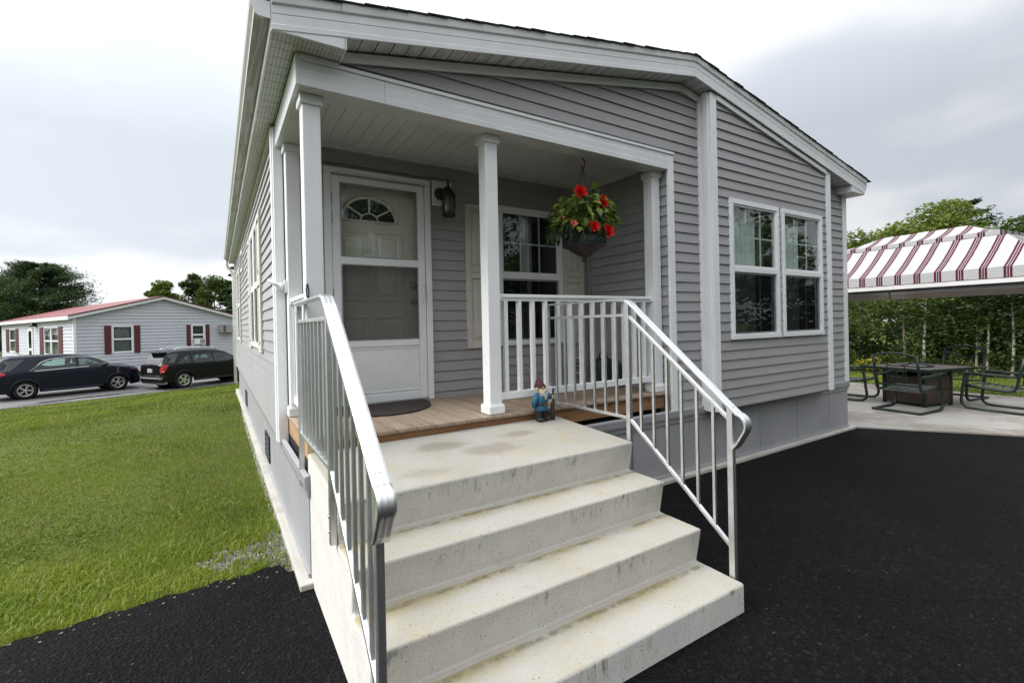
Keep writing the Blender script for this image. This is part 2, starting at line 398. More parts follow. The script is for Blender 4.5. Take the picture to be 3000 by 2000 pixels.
def glassmat(name, tint=(.80,.86,.84), refl=1.6, dark=None, dfac=0, rough=0.0):
    m = bpy.data.materials.new(name); m.use_nodes = True; t = m.node_tree; t.nodes.remove(t.nodes['Principled BSDF'])
    P = N(t, 'ShaderNodeTexCoord').outputs['Object']
    gg = N(t, 'ShaderNodeNewGeometry'); vd = N(t, 'ShaderNodeVectorMath'); vd.operation = 'DOT_PRODUCT'
    t.links.new(gg.outputs['Normal'], vd.inputs[0]); t.links.new(gg.outputs['Incoming'], vd.inputs[1])
    ca = math_(t, 'SUBTRACT', 1.0, math_(t, 'ABSOLUTE', vd.outputs['Value']), True)
    frs = math_(t, 'ADD', math_(t, 'MULTIPLY', math_(t, 'POWER', ca, 5.0), .96), .042)
    bp = N(t, 'ShaderNodeBump'); bp.inputs['Strength'].default_value = .018; bp.inputs['Distance'].default_value = .02
    t.links.new(noise(t, P, 3.0, 2), bp.inputs['Height'])
    gl = N(t, 'ShaderNodeBsdfGlossy'); gl.inputs['Roughness'].default_value = rough; gl.inputs[0].default_value = (.93,.97,.97,1); t.links.new(bp.outputs[0], gl.inputs['Normal'])
    tr = N(t, 'ShaderNodeBsdfTransparent'); tr.inputs[0].default_value = (*tint, 1)
    back = tr.outputs[0]
    if dark is not None:
        df = N(t, 'ShaderNodeBsdfDiffuse'); df.inputs[0].default_value = (*dark, 1)
        m2 = N(t, 'ShaderNodeMixShader'); m2.inputs[0].default_value = dfac
        t.links.new(tr.outputs[0], m2.inputs[1]); t.links.new(df.outputs[0], m2.inputs[2]); back = m2.outputs[0]
    mx = N(t, 'ShaderNodeMixShader'); t.links.new(math_(t, 'MULTIPLY', frs, refl, True), mx.inputs[0])
    t.links.new(back, mx.inputs[1]); t.links.new(gl.outputs[0], mx.inputs[2]); t.links.new(mx.outputs[0], t.nodes['Material Output'].inputs[0])
    return m
MT['glass'] = glassmat('window_glass', (.80,.88,.85), 2.0)
MT['doorglass'] = glassmat('door_glass', (.88,.90,.86), 1.15)
MT['glass_far'] = glassmat('far_window_glass', (.5,.55,.55), .8, (.10,.11,.11), .4)
MT['screen'] = glassmat('screened_glass', (.26,.27,.28), .9, (.012,.012,.013), .35)
MT['carglass'] = glassmat('car_glass', (.52,.66,.62), 1.3)
MT['fan'] = pm('dark_fanlight_glass', (.010,.013,.016), .15, .2, 3, spec=.3)
MT['cardark'] = pm('dark_car_glass', (.012,.016,.018), .04, .1, 2, spec=.8)

# ================================================================== terrain
def smooth(a, b, x):
    t = np.clip((x-a)/(b-a), 0, 1); return t*t*(3-2*t)
def G(x, y):
    s = -.41*x+.91*y
    left = -.875*smooth(7.5, 19, s)*(1-smooth(2, 6, x))
    t = (x-10.2)*.96+y*.28
    right = -.60*smooth(.8, 12, t)*smooth(2, 6, x)
    far = .3*smooth(26, 29, s)*(1-smooth(2, 6, x))
    under = -.16*(smooth(-.02,.06,(.30-.03*np.abs(x)-.008*x*x)-y)*(x < 0)+(x >= 0)*(x < 7.4)*smooth(0,.4,7.3-y)+(x >= 7.4)*smooth(0,.4,(1.4-(x-7.03)*1.33)-y))
    return .025+left+right+far+under*(np.abs(x) < 13.5)*(y > -15.5)
xs = np.concatenate([np.linspace(-220,-20,12), np.linspace(-19,34,54), np.linspace(40,220,12)])
ys = np.concatenate([np.linspace(-220,-12,12), np.linspace(-11,44,56), np.linspace(50,220,12)])
X, Y = np.meshgrid(xs, ys, indexing='ij'); Z = G(X, Y)
m_ = MB(); nx, ny = len(xs), len(ys)
m_.v = [(float(a), float(b), float(c)) for a, b, c in zip(X.ravel(), Y.ravel(), Z.ravel())]
m_.f = [[i*ny+j, (i+1)*ny+j, (i+1)*ny+j+1, i*ny+j+1] for i in range(nx-1) for j in range(ny-1)]; m_.sm = [True]*len(m_.f)
tag(m_.build('lawn', MT['soil']), kind='structure')

def azh(x, y):      # driveway height
    k = np.clip(1-(x-4)/3, 0, 1); return .045+.03*np.clip(y+.07, -1.5, 0)*k
# fresh asphalt driveway in front of and beside the house
edge = [(-14,-1.05),(-6,-.30),(-3,.10),(-1.4,.235),(-.7,.30),(-.10,.325)]
def grid_poly(name, mat, xsl, yfun0, yfun1, zfun, n=14):
    mb = MB(); cols = []
    for x in xsl:
        y0, y1 = yfun0(x), yfun1(x); b = len(mb.v)
        for j in range(n):
            y = y0+(y1-y0)*j/(n-1); mb.v.append((x, y, float(zfun(x, y))))
        cols.append(b)
    for i in range(len(xsl)-1):
        for j in range(n-1):
            mb.f.append([cols[i]+j, cols[i+1]+j, cols[i+1]+j+1, cols[i]+j+1]); mb.sm.append(True)
    return mb.build(name, mat)
EDGE_X = [p[0] for p in edge]; EDGE_Y = [p[1] for p in edge]
def a_top(x):
    if x < -.1: return float(np.interp(x, EDGE_X, EDGE_Y))+.012*math.sin(x*23)+.010*math.sin(x*51+1)
    if x <= 7.03: return .2
    return .2-(x-7.03)*1.33*1.1
xsl = sorted(set(list(np.linspace(-14,-2.5,24))+list(np.linspace(-2.4,-.1,60))+list(np.linspace(-.05,7.03,24))+list(np.linspace(7.1,12,14))))
tag(grid_poly('driveway', MT['asphalt'], xsl, lambda x: -16., a_top, lambda x, y: azh(x, y)+ (0 if y > -4 else 0)), kind='structure')

# foundation pad that shows as a strip round the house
mb = MB(); mb.box(-.068, 6.99, -.068, 10.4, -.2, .072)
tag(mb.build('foundation_pad', MT['pad'], bevel=.008), kind='structure')
# patio
mb = MB()
poly = [(7.0,.35),(7.0,-.02),(8.03,-1.38),(9.7,-3.55),(11.75,-3.6),(12.0,3.4),(7.0,4.2)]
mb.prism(poly, lambda a, b: (a, b, -.3), lambda a, b: (a, b, .068))
tag(mb.build('patio', MT['patio'], bevel=.006), kind='structure')
# road and verge by the neighbour
gx, gy = math.cos(.419), math.sin(.419)
def sn(s, a, z): return (gx*a-gy*s, gy*a+gx*s, z)   # a along the road, s across (from origin)
mb = MB(); A_ = np.linspace(-60, 60, 40)
for i, a in enumerate(A_):
    for j, s in enumerate((19.0, 22, 25.6)):
        ss = s+(.12*math.sin(a*.9)+.08*math.sin(a*2.3) if j == 0 else 0)
        mb.v.append(sn(ss, a, -.835+(.0 if j < 2 else .02)))
for i in range(len(A_)-1):
    for j in range(2): mb.f.append([i*3+j, (i+1)*3+j, (i+1)*3+j+1, i*3+j+1]); mb.sm.append(True)
tag(mb.build('road', MT['road']), kind='structure')
for (a, s, la, ls) in ((3.6,19.75,1.15,.14),(5.2,19.9,.8,.10),(2.4,19.45,.7,.05),(6.9,20.1,.9,.16)):
    mb = MB(); n = 28
    for k in range(n):
        an = 2*PI*k/n; q = 1+.25*math.sin(3*an+a)+.12*math.sin(5*an+s)
        mb.v.append(sn(s+ls*q*math.sin(an), a+la*q*math.cos(an), -.829))
    mb.f.append(list(range(n))); mb.sm.append(False)
    tag(mb.build('puddle', MT['puddle']), kind='structure')

# ================================================================== house
E_ = .0968          # siding exposure
def clip(poly, a, b, c):          # keep a*x+b*z <= c
    outp = []
    for i in range(len(poly)):
        p, q = poly[i], poly[(i+1) % len(poly)]
        dp, dq = a*p[0]+b*p[1]-c, a*q[0]+b*q[1]-c
        if dp <= 0: outp.append(p)
        if dp*dq < 0:
            t = dp/(dp-dq); outp.append((p[0]+(q[0]-p[0])*t, p[1]+(q[1]-p[1])*t))
    return outp
def cut(poly, holes):             # convex polygon minus rectangles -> convex pieces
    if not poly: return []
    z0, z1 = min(p[1] for p in poly), max(p[1] for p in poly)
    hs = [h for h in holes if h[2] < z1-1e-4 and h[3] > z0+1e-4]
    if not hs: return [poly]
    br = sorted({h[0] for h in hs} | {h[1] for h in hs}); a0, a1 = min(p[0] for p in poly), max(p[0] for p in poly)
    br = [a0]+[b for b in br if a0 < b < a1]+[a1]; res = []; run = None
    for l, r in zip(br[:-1], br[1:]):
        if r-l < 1e-4: continue
        cov = sorted([(h[2], h[3]) for h in hs if h[0] <= l+1e-5 and h[1] >= r-1e-5])
        sl = clip(clip(poly, 1, 0, r), -1, 0, -l)
        z = z0
        for (c0, c1) in cov+[(z1+1, z1+2)]:
            if c0 > z+1e-4:
                q = clip(clip(sl, 0, 1, c0), 0, -1, -z)
                if len(q) > 2: res.append(q)
            z = max(z, c1)
    return res
def board_mesh(q, z0, F, e=E_, tb=.019, tt=.004):
    off = lambda z: tb+(tt-tb)*min(1, max(0, (z-z0)/e))
    mb = MB(); n = len(q)
    fr = [F(a, z, off(z)) for a, z in q]
    mb.add(fr, [tuple(range(n))])
    zm = min(p[1] for p in q); lo = sorted([p for p in q if abs(p[1]-zm) < 1e-5])
    if len(lo) >= 2:
        l, r = lo[0], lo[-1]; o = off(zm)
        mb.add([F(l[0], zm, o), F(r[0], zm, o), F(r[0], zm, -.002), F(l[0], zm, -.002)], [(0,1,2,3)])
    return mb
RS = random.Random(1)
def siding(poly, z_start, F, holes, parent, mat, e=E_, tb=.019):
    z1 = max(p[1] for p in poly); k = 0
    while z_start+k*e < z1:
        z0 = z_start+k*e; k += 1
        q = clip(clip(poly, 0, -1, -z0), 0, 1, z0+e+.003)
        if len(q) < 3: continue
        for piece in cut(q, holes):
            if len(piece) < 3 or max(p[0] for p in piece)-min(p[0] for p in piece) < .01: continue
            a0_, a1_ = min(p[0] for p in piece), max(p[0] for p in piece)
            if a1_-a0_ > 1.9 and e < .12:
                RS.seed(int(z0*1000)//2); c_ = a0_+(a1_-a0_)*RS.uniform(.25,.75)
                board_mesh(clip(piece, 1, 0, c_+.02), z0, F, e, tb).build('siding_board', mat, parent)
                board_mesh(clip(piece, -1, 0, -c_), z0, F, e, tb-.0022).build('siding_board', mat, parent)
            else: board_mesh(piece, z0, F, e, tb).build('siding_board', mat, parent)
def wall_back(poly, F, holes, parent, name='wall', mat=None):
    mb = MB()
    for q in cut(poly, holes): mb.add([F(a, z, -.004) for a, z in q], [tuple(range(len(q)))])
    return mb.build(name, mat or MT['siding'], parent)

house = thing('house', 'grey clapboard single storey house with white trim, corner porch and gable end', 'house', (3.45, 5, 0))
W_, LEN = 6.91, 10.0
xr, SL = 3.486, .1847            # ridge x, roof slope
def rake(x): return 3.871-SL*abs(x-xr)       # underside of fascia
PD = 1.122; DZ = .875
F_front = lambda a, z, o: (a, -o, z)
F_bump = lambda a, z, o: (a, -.13-o, z)
F_left = lambda a, z, o: (-.028-o, a, z)
F_porch = lambda a, z, o: (a, PD-o, z)
F_pside = lambda a, z, o: (3.31-o, a, z)
S = MT['siding']; WH = MT['white']
ztop = 3.80
# --- front gable wall over the porch and left of the bay
pl = [(.06,3.17),(3.37,3.17),(3.37,.66),(3.77,.66),(3.77,4.0),(.06,4.0)]
w1 = [(3.36,.665),(3.79,.665),(3.79,rake(3.79)+.0),(3.36,rake(3.36))]
w2 = [(.2,3.165),(3.36,3.165),(3.36,rake(3.36)),(.2,rake(.2)+.01)]
fw = MB()
for q in (w1, w2): fw.add([F_front(a, z, -.004) for a, z in q], [(0,1,2,3)])
fw = fw.build('wall', S, house)
siding(w1, .683, F_front, [], fw, S)
siding(w2, .683+E_*26, F_front, [], fw, S)
# --- bay (projects 13 cm) with the pair of windows
bayh = [(4.075,4.945,1.375,2.775),(5.055,5.925,1.375,2.775)]
pb_ = [(3.79,.664),(6.17,.664),(6.17,rake(6.17)),(3.79,rake(3.79))]
bw = wall_back(pb_, F_bump, bayh, house)
siding(pb_, .764-E_, F_bump, [(3.9,3.9,0,0)]+bayh, bw, S)
mb = MB(); mb.box(3.77, 6.17, -.128, 0, .650, .662); mb.build('bay_underside', MT['skirt'], house)
# --- right strip
pr_ = [(6.10,.69),(6.93,.69),(6.93,3.25),(6.10,rake(6.10))]
rw = wall_back(pr_, F_front, [], house); siding(pr_, .683, F_front, [], rw, S)
mb = MB(); mb.box(W_-.01, W_, 0, LEN, .66, 3.2); mb.build('wall', S, house)
# --- left side wall
lh = [(2.80,3.35,1.37,2.77),(3.42,3.98,1.37,2.77),(7.55,8.45,1.37,2.77),(6.05,6.65,2.62,2.92)]
pl_ = [(PD,.69),(LEN,.69),(LEN,3.2),(PD,3.2)]
lw = wall_back(pl_, F_left, lh, house); siding(pl_, .683, F_left, lh, lw, S)
# --- porch walls
ph = [(.365,1.265,.86,2.90),(2.07,2.875,1.36,2.765)]
pp = [(-.03,.80),(3.33,.80),(3.33,3.14),(-.03,3.14)]
pw = wall_back(pp, F_porch, ph, house); siding(pp, .934-E_, F_porch, ph, pw, S)
ps = [(.0,.80),(PD,.80),(PD,3.14),(.0,3.14)]
psw = wall_back(ps, F_pside, [], house); siding(ps, .934-E_, F_pside, [], psw, S)
mb = MB(); mb.box(3.268, 3.292, PD-.045, PD-.021, .86, 3.1); mb.build('corner_trim', S, house)
# back and hidden walls so that nothing shines through
mb = MB(); mb.box(.0, W_-.02, LEN-.02, LEN, .66, 3.2); mb.build('wall', S, house)
mb = MB(); mb.box(.02, W_-.03, .30 if False else PD+.75, LEN-.03, .60, .66); mb.build('floor', MT['room'], house)
mb = MB(); mb.box(.0, W_-.02, PD+.01, LEN-.02, 3.16, 3.18); mb.build('ceiling', MT['room'], house)
mb = MB(); mb.box(3.33, W_-.03, .01, PD+.01, 3.16, 3.18); mb.build('ceiling', MT['room'], house)
mb = MB(); mb.box(3.315, 3.325, .01, PD+.6, .66, 3.2); mb.build('wall', MT['room'], house)
# --- white corner and edge trim
def trim(x0, x1, y0, y1, z0, z1, name='corner_trim', mat=None, bev=.004):
    return MB().box(x0, x1, y0, y1, z0, z1).build(name, mat or WH, house, bevel=bev)
trim(3.283, 3.367, -.024, -.001, .66, 3.175)
trim(3.760, 3.856, -.160, -.128, .648, rake(3.85)-.005)           # bay front corner
trim(3.752, 3.790, -.130, -.075, .648, rake(3.78)-.005)
trim(3.764, 3.792, -.078, -.038, .648, rake(3.78)-.005)
trim(3.752, 3.792, -.040, -.002, .655, rake(3.78)-.005)
trim(6.080, 6.180, -.160, -.128, .655, rake(6.15)-.005)
trim(6.150, 6.180, -.130, 0.0, .655, rake(6.16)-.005)
trim(6.828, 6.934, -.026, .02, .672, 3.19)
trim(6.905, 6.934, .02, .09, .672, 3.19)
trim(-.046, .026, 1.075, 1.12, .655, 3.17)
trim(-.056, -.028, 1.115, 1.20, .655, 3.17)
trim(-.056, -.01, LEN-.07, LEN+.012, .655, 3.19)
# frieze under the rake soffit and side soffit
def sloped(x0, x1, d0, d1, y0, y1, name, mat, bev=0):
    poly = [(x0, rake(x0)+d0), (x1, rake(x1)+d0), (x1, rake(x1)+d1), (x0, rake(x0)+d1)]
    mb = MB().prism(poly, lambda a, b: (a, y0, b), lambda a, b: (a, y1, b)); return mb.build(name, mat, house, bevel=bev)
GT = pm('shaded_grey_white_trim', (.50,.515,.52), .5, .03, 4)
sloped(.24, 3.30, -.075, -.012, -.040, -.018, 'frieze_board', WH, .003); sloped(3.302, xr, -.075, -.012, -.040, -.018, 'frieze_board', WH, .003)
sloped(xr+.001, 3.75, -.075, -.012, -.040, -.018, 'frieze_board', WH, .003)
sloped(3.858, 6.078, -.066, -.012, -.168, -.148, 'frieze_board', WH, .003)
# rake soffit panels
SOF = MT['vent']
def soff(x0, x1, y0=-.176, y1=.0, d=.0):
    g = .0035
    poly = [(x0+g, rake(x0+g)+.002+d), (x1-g, rake(x1-g)+.002+d), (x1-g, rake(x1-g)+.014), (x0+g, rake(x0+g)+.014)]
    return MB().prism(poly, lambda a, b: (a, y0, b), lambda a, b: (a, y1, b)).build('soffit_panel', SOF, house)
x = .236
while x < xr-.01: soff(x, min(x+.1025, xr)); x += .1025
x = xr
while x < 6.92: soff(x, min(x+.1025, 6.92)); x += .1025
sloped(-.16, xr, .016, .03, -.17, LEN+.1, 'roof_deck', MT['void']); sloped(xr+.001, 7.06, .016, .03, -.17, LEN+.1, 'roof_deck', MT['void'])
# fascia and rake trim, run as profiles along the slope
def profile_run(x0, x1, prof, name, mat):   # prof: list of (o outwards, h above rake)
    mb = MB(); n = len(prof)
    v = [(x0, -.178-o, rake(x0)+h) for o, h in prof]+[(x1, -.178-o, rake(x1)+h) for o, h in prof]
    fs = [(i, (i+1) % n, n+(i+1) % n, n+i) for i in range(n)]+[tuple(range(n))[::-1], tuple(range(n, 2*n))]
    return mb.add(v, fs).build(name, mat, house)
FP = [(0,-.006),(.012,-.006),(.013,.022),(.009,.026),(.011,.076),(.007,.080),(.011,.084),(.012,.134),(0,.134)]
UP = [(0,.130),(.016,.130),(.024,.136),(.030,.180),(.024,.186),(0,.186)]
for a, b in ((-.164,3.215),(3.218,xr)): profile_run(a, b, FP, 'fascia_board', MT['white2'])
for a, b in ((xr,7.06),): profile_run(a, b, FP, 'fascia_board', MT['white2'])
for a, b in ((-.164,.205),(.207,3.33),(3.332,xr)): profile_run(a, b, UP, 'rake_trim', MT['white2'])
for a, b in ((xr,6.62),(6.623,7.09)): profile_run(a, b, UP, 'rake_trim', MT['white2'])
# shingle courses stepping up the slope
SH = pm('charcoal_shingles', (.022,.022,.023), .9, .3, 40, .5, 80)
def shingles(sign, x0, x1, st):
    n = int(abs(x1-x0)/st)
    for i in range(n+1):
        a = x0+sign*-0+i*st*(1 if x1 > x0 else -1); b = a+(st*1.05)*(1 if x1 > x0 else -1)
        if (x1 > x0 and b > x1) or (x1 < x0 and b < x1): b = x1
        if abs(b-a) < .02: continue
        y0 = -.216-random.random()*.012
        za, zb = rake(a)+.186, rake(b)+.186
        lift = .007
        v = [(a,y0,za+lift),(b,y0,zb+.002),(b,LEN+.2,zb+.002),(a,LEN+.2,za+lift),(a,y0,za),(b,y0,zb-.008),(b,LEN+.2,zb-.008),(a,LEN+.2,za)]
        MB().add(v, [(0,1,2,3),(4,7,6,5),(0,4,5,1),(0,3,7,4),(1,5,6,2),(2,6,7,3)]).build('shingle_course', SH, house)
shingles(1, -.20, xr, .135); shingles(-1, 7.19, xr, .135)
# eave returns (boxed ends of the eaves) with vented undersides
def ret(x0, x1, zb, m=1):
    mb = MB(); xa, xb = x0, x1
    poly = [(xa, zb), (xb, zb), (xb, rake(xb)-.008), (xa, max(zb+.004, rake(xa)-.008))]
    mb.prism(poly, lambda a, b: (a, -.186, b), lambda a, b: (a, -.172, b)); mb.build('eave_return', MT['white2'], house, bevel=.003)
    for ya, yb in ((-.170,-.092),(-.088,-.010)): MB().box(min(xa, xb), max(xa, xb), ya, yb, zb+.002, zb+.010).build('soffit_panel', SOF, house)
    xe = xb if m == 1 else xb
    MB().prism([(-.186, zb), (-.008, zb), (-.008, rake(xe)-.002), (-.186, rake(xe)-.002)], lambda a, b: (xe-.006, a, b), lambda a, b: (xe+.006, a, b)).build('eave_return', MT['white2'], house)
ret(-.164, .231, 3.192); ret(7.06, 6.70, 3.192, -1)
# side eave soffit
y = -.006
while y < 5.0:
    MB().box(-.160, -.030, y+.003, y+.0995, 3.196, 3.206).build('soffit_panel', SOF, house); y += .1025
tag(MB().box(-.160, -.030, y, LEN+.14, 3.197, 3.206).build('soffit', SOF, house), kind='stuff')
MB().box(-.052, -.030, PD+.01, LEN, 3.155, 3.195).build('frieze_board', WH, house, bevel=.003)
MB().box(-.170, -.158, -.172, LEN+.14, 3.19, 3.36).build('fascia_board', MT['white2'], house)
MB().box(7.05, 7.062, -.172, LEN+.14, 3.19, 3.36).build('fascia_board', MT['white2'], house)
MB().box(6.94, 7.05, -.006, LEN+.14, 3.196, 3.206).build('soffit', SOF, house)
# gutters
def gutter(sgn, xw, y0, y1):
    pr = [(0,.085),(0,0),(.060,0),(.078,.012),(.080,.034),(.098,.056),(.104,.078),(.098,.090),(.092,.086),(.090,.060),(.072,.040),(.070,.016),(.055,.006),(.006,.006),(.006,.085)]
    mb = MB(); n = len(pr)
    v = [(xw+sgn*o, y0, 3.256+h) for o, h in pr]+[(xw+sgn*o, y1, 3.256+h) for o, h in pr]
    mb.add(v, [(i, (i+1) % n, n+(i+1) % n, n+i) for i in range(n)])
    cap = [(0,.088),(0,-.002),(.060,-.002),(.080,.012),(.082,.034),(.100,.056),(.106,.080),(.100,.092)]
    g = mb.build('gutter', MT['gut'], house)
    for yy in (y0-.004, y1+.001):
        MB().prism(cap, lambda a, b: (xw+sgn*a, yy, 3.256+b), lambda a, b: (xw+sgn*a, yy+.004, 3.256+b)).build('gutter_end_cap', MT['white2'], g)
    return g
def gutmat():
    m = pm('stained_gutter', (.62,.625,.60), .4, .05, 2)
    t, b, s = base_in(m); P = N(t, 'ShaderNodeTexCoord').outputs['Object']
    mp_ = N(t, 'ShaderNodeMapping'); mp_.inputs['Scale'].default_value = (9, .8, 1); t.links.new(P, mp_.inputs[0])
    g = N(t, 'ShaderNodeNewGeometry'); sp = N(t, 'ShaderNodeSeparateXYZ'); t.links.new(g.outputs['Normal'], sp.inputs[0])
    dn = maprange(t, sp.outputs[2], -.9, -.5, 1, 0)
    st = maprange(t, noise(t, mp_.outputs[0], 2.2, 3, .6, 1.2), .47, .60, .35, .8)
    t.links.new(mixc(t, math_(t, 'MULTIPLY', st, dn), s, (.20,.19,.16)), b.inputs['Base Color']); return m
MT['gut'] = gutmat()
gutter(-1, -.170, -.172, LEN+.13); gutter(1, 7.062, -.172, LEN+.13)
MB().tube([(-.215, LEN+.03, 3.262), (-.215, LEN+.03, 3.17), (-.19, LEN+.03, 3.08), (-.10, LEN+.03, 2.99), (-.075, LEN+.03, 2.86), (-.075, LEN+.03, .25)], .034, 10).build('downspout', MT['white2'], house)

# --- skirting with ledge, vents
SK = MT['skirt']
mb = MB(); mb.box(0, .02, .021, LEN, .075, .60); mb.box(.0, W_+.02, .0, .02, .075, .60); mb.box(W_, W_+.02, .02, LEN, .075, .6); mb.build('skirting', SK, house)
for a, b in ((.0,1.98),(1.983,4.2),(4.203,5.6),(5.603,6.93)):
    pr = [(0,.572),(.012,.572),(.016,.60),(.030,.632),(.034,.690),(.028,.697),(0,.700)]
    n = len(pr); v = [(a, -o, z) for o, z in pr]+[(b, -o, z) for o, z in pr]
    if a < 3.5 or a > 5.5: pass
    MB().add(v, [(i, (i+1) % n, n+(i+1) % n, n+i) for i in range(n)]+[tuple(range(n)), tuple(range(n, 2*n))]).build('skirting_ledge', SK, house)
pr = [(0,.572),(.010,.572),(.014,.60),(.024,.632),(.027,.690),(.022,.697),(0,.700)]
for a, b in ((-.03,5.),(5.003,LEN+.01)):
    n = len(pr); v = [(-o, a, z-.012) for o, z in pr]+[(-o, b, z-.012) for o, z in pr]
    MB().add(v, [(i, (i+1) % n, n+(i+1) % n, n+i) for i in range(n)]+[tuple(range(n)), tuple(range(n, 2*n))]).build('skirting_ledge', SK, house)
MB().box(-.012, .0, .0, LEN, .073, .098).build('skirting_track', SK, house); MB().box(.0, W_+.02, -.014, .0, .073, .098).build('skirting_track', SK, house)
for k in range(1, 9): MB().box(k*.8-.0025, k*.8+.0025, -.004, 0, .098, .572).build('skirting_seam', SK, house)
for y0, y1 in ((2.35,2.80),(6.45,6.95)):
    v_ = MB(); v_.box(-.014,-.001,y0,y1,.17,.19); v_.box(-.014,-.001,y0,y1,.42,.44); v_.box(-.014,-.001,y0,y0+.02,.19,.42); v_.box(-.014,-.001,y1-.02,y1,.19,.42)
    v_ = v_.build('skirting_vent', MT['black'], house); MB().box(-.006,-.001,y0+.02,y1-.02,.19,.42).build('vent_opening', MT['void'], v_)
    for q in range(4): MB().obox((-.010,(y0+y1)/2,.215+q*.055), ((1,0,.6),(0,1,0),(-.6,0,1)), (.016,y1-y0-.04,.003)).build('louvre', MT['black'], v_)

# --- porch: beam, ceiling, posts, railings, deck
BM = MT['white2']
def beam_face(x0, x1, name='porch_beam'):
    pr = [(0,3.006),(.026,3.006),(.028,3.045),(.024,3.049),(.027,3.105),(.023,3.109),(.026,3.150),(0,3.150)]
    n = len(pr); v = [(x0, -o, z) for o, z in pr]+[(x1, -o, z) for o, z in pr]
    return MB().add(v, [(i, (i+1) % n, n+(i+1) % n, n+i) for i in range(n)]+[tuple(range(n)), tuple(range(n, 2*n))]).build(name, BM, house)
beam_face(.0, .513); beam_face(.515, 3.283)
MB().box(0, 3.29, 0, .135, 3.004, 3.02).build('beam_soffit', MT['soffit'], house, bevel=.002)
MB().box(.226, 3.364, -.036, -.001, 3.152, 3.176).build('beam_cap', WH, house, bevel=.003)
MB().box(-.004, .226, -.036, -.001, 3.152, 3.19).build('beam_cap', WH, house, bevel=.003)
MB().box(-.026, .0, -.026, 1.08, 3.006, 3.19).build('porch_beam', BM, house, bevel=.002)
MB().box(0, .135, .136, 1.08, 3.004, 3.02).build('beam_soffit', MT['soffit'], house, bevel=.002)
MB().box(.02, .125, .01, 1.08, 3.021, 3.16).build('porch_beam', BM, house); MB().box(.126, 3.3, .02, .125, 3.021, 3.16).build('porch_beam', BM, house)
pc = MB().box(.1, 3.33, .1, PD, 3.135, 3.15).build('porch_ceiling', MT['soffit'], house)
x = .136
while x < 3.30:
    x2 = min(x+.1145, 3.31)
    MB().prism([(x+.005,3.117),(x2-.005,3.117),(x2,3.124),(x2,3.134),(x,3.134),(x,3.124)], lambda a, b: (a, .136, b), lambda a, b: (a, PD-.02, b)).build('ceiling_panel', MT['soffit'], pc); x = x2
MB().box(-.02, 3.30, PD-.034, PD-.002, 3.085, 3.125).build('ceiling_trim', MT['soffit'], house, bevel=.003)
MB().box(3.27, 3.308, .0, PD-.034, 3.085, 3.125).build('ceiling_trim', MT['soffit'], house, bevel=.003)
def post(x0, y0, wid=.108, name='porch_post'):
    p = MB().box(x0, x0+wid, y0, y0+wid, DZ, 3.004).build(name, WH, house, bevel=.006)
    e = .016
    MB().box(x0-e, x0+wid+e, y0-e, y0+wid+e, 2.945, 3.003).build('post_cap', WH, p, bevel=.006)
    MB().box(x0-e, x0+wid+e, y0-e, y0+wid+e, DZ+.0015, DZ+.068).build('post_base', WH, p, bevel=.007)
    MB().box(x0-.010, x0+wid+.010, y0-.010, y0+wid+.010, DZ+.067, DZ+.075).build('post_base', WH, p, bevel=.003)
    return p
PY = .075
post(.022, PY); post(1.318, PY); post(3.172, PY); post(.030, .95, .105)
def railing(p0, p1, bal, name='porch_railing'):
    # p0,p1 horizontal ends; bal list of distances along
    a = Vector((*p0, 0)); b = Vector((*p1, 0)); d = (b-a).normalized(); L = (b-a).length; n = Vector((-d.y, d.x, 0))
    at = lambda s, z, o=0: tuple(a+d*s+n*o+Vector((0,0,z)))
    r = MB().obox(at(L/2,1.782), (d,n,(0,0,1)), (L,.060,.030)).build(name, WH, house, bevel=.006)
    MB().obox(at(L/2,1.756), (d,n,(0,0,1)), (L,.038,.024)).build('top_rail', WH, r, bevel=.003)
    MB().obox(at(L/2,1.002), (d,n,(0,0,1)), (L,.045,.056)).build('bottom_rail', WH, r, bevel=.004)
    for s in (.012, L-.012):
        MB().obox(at(s,1.774), (d,n,(0,0,1)), (.024,.070,.052)).build('rail_bracket', WH, r, bevel=.004)
    for s in bal: MB().obox(at(s,1.387), (d,n,(0,0,1)), (.034,.034,.716)).build('baluster', WH, r, bevel=.003)
    return r
yc = PY+.054
railing((1.426,yc), (3.172,yc), [.075+.1312*i for i in range(13)])
railing((.076,PY+.108), (.076,.95), [.06+.118*i for i in range(7)])
# deck boards run back from the front edge
dk = house
jts = [-.005+.138*i for i in range(25)]
DK = []
for i in range(24):
    x0, x1 = .02+i*.1388, .02+(i+1)*.1388-.0045
    if i == 23: x1 = min(x1, 3.278)
    if x0 > 3.27: break
    dy = random.uniform(-.004,.004); dz = random.uniform(-.0015,.0005)
    o = MB().box(x0, x1, .030+dy, PD-.03, .848, DZ+dz).build('deck_board', MT['deck'], house, bevel=.0065, seg=3)
    DK.append(o)
MB().box(.034, 3.272, .062, .10, .722, .846).build('rim_joist', MT['rim'], house, bevel=.003)
MB().box(.030, .066, .104, PD-.03, .722, .846).build('rim_joist', MT['rimside'], house, bevel=.003)
mb = MB(); mb.box(.03, 3.28, .12, PD, .60, .72); mb.build('deck_framing', MT['void'], house)
for q in range(7): MB().box(.07, 3.26, .2+q*.13, .235+q*.13, .724, .846).build('joist', MT['rim'], house)

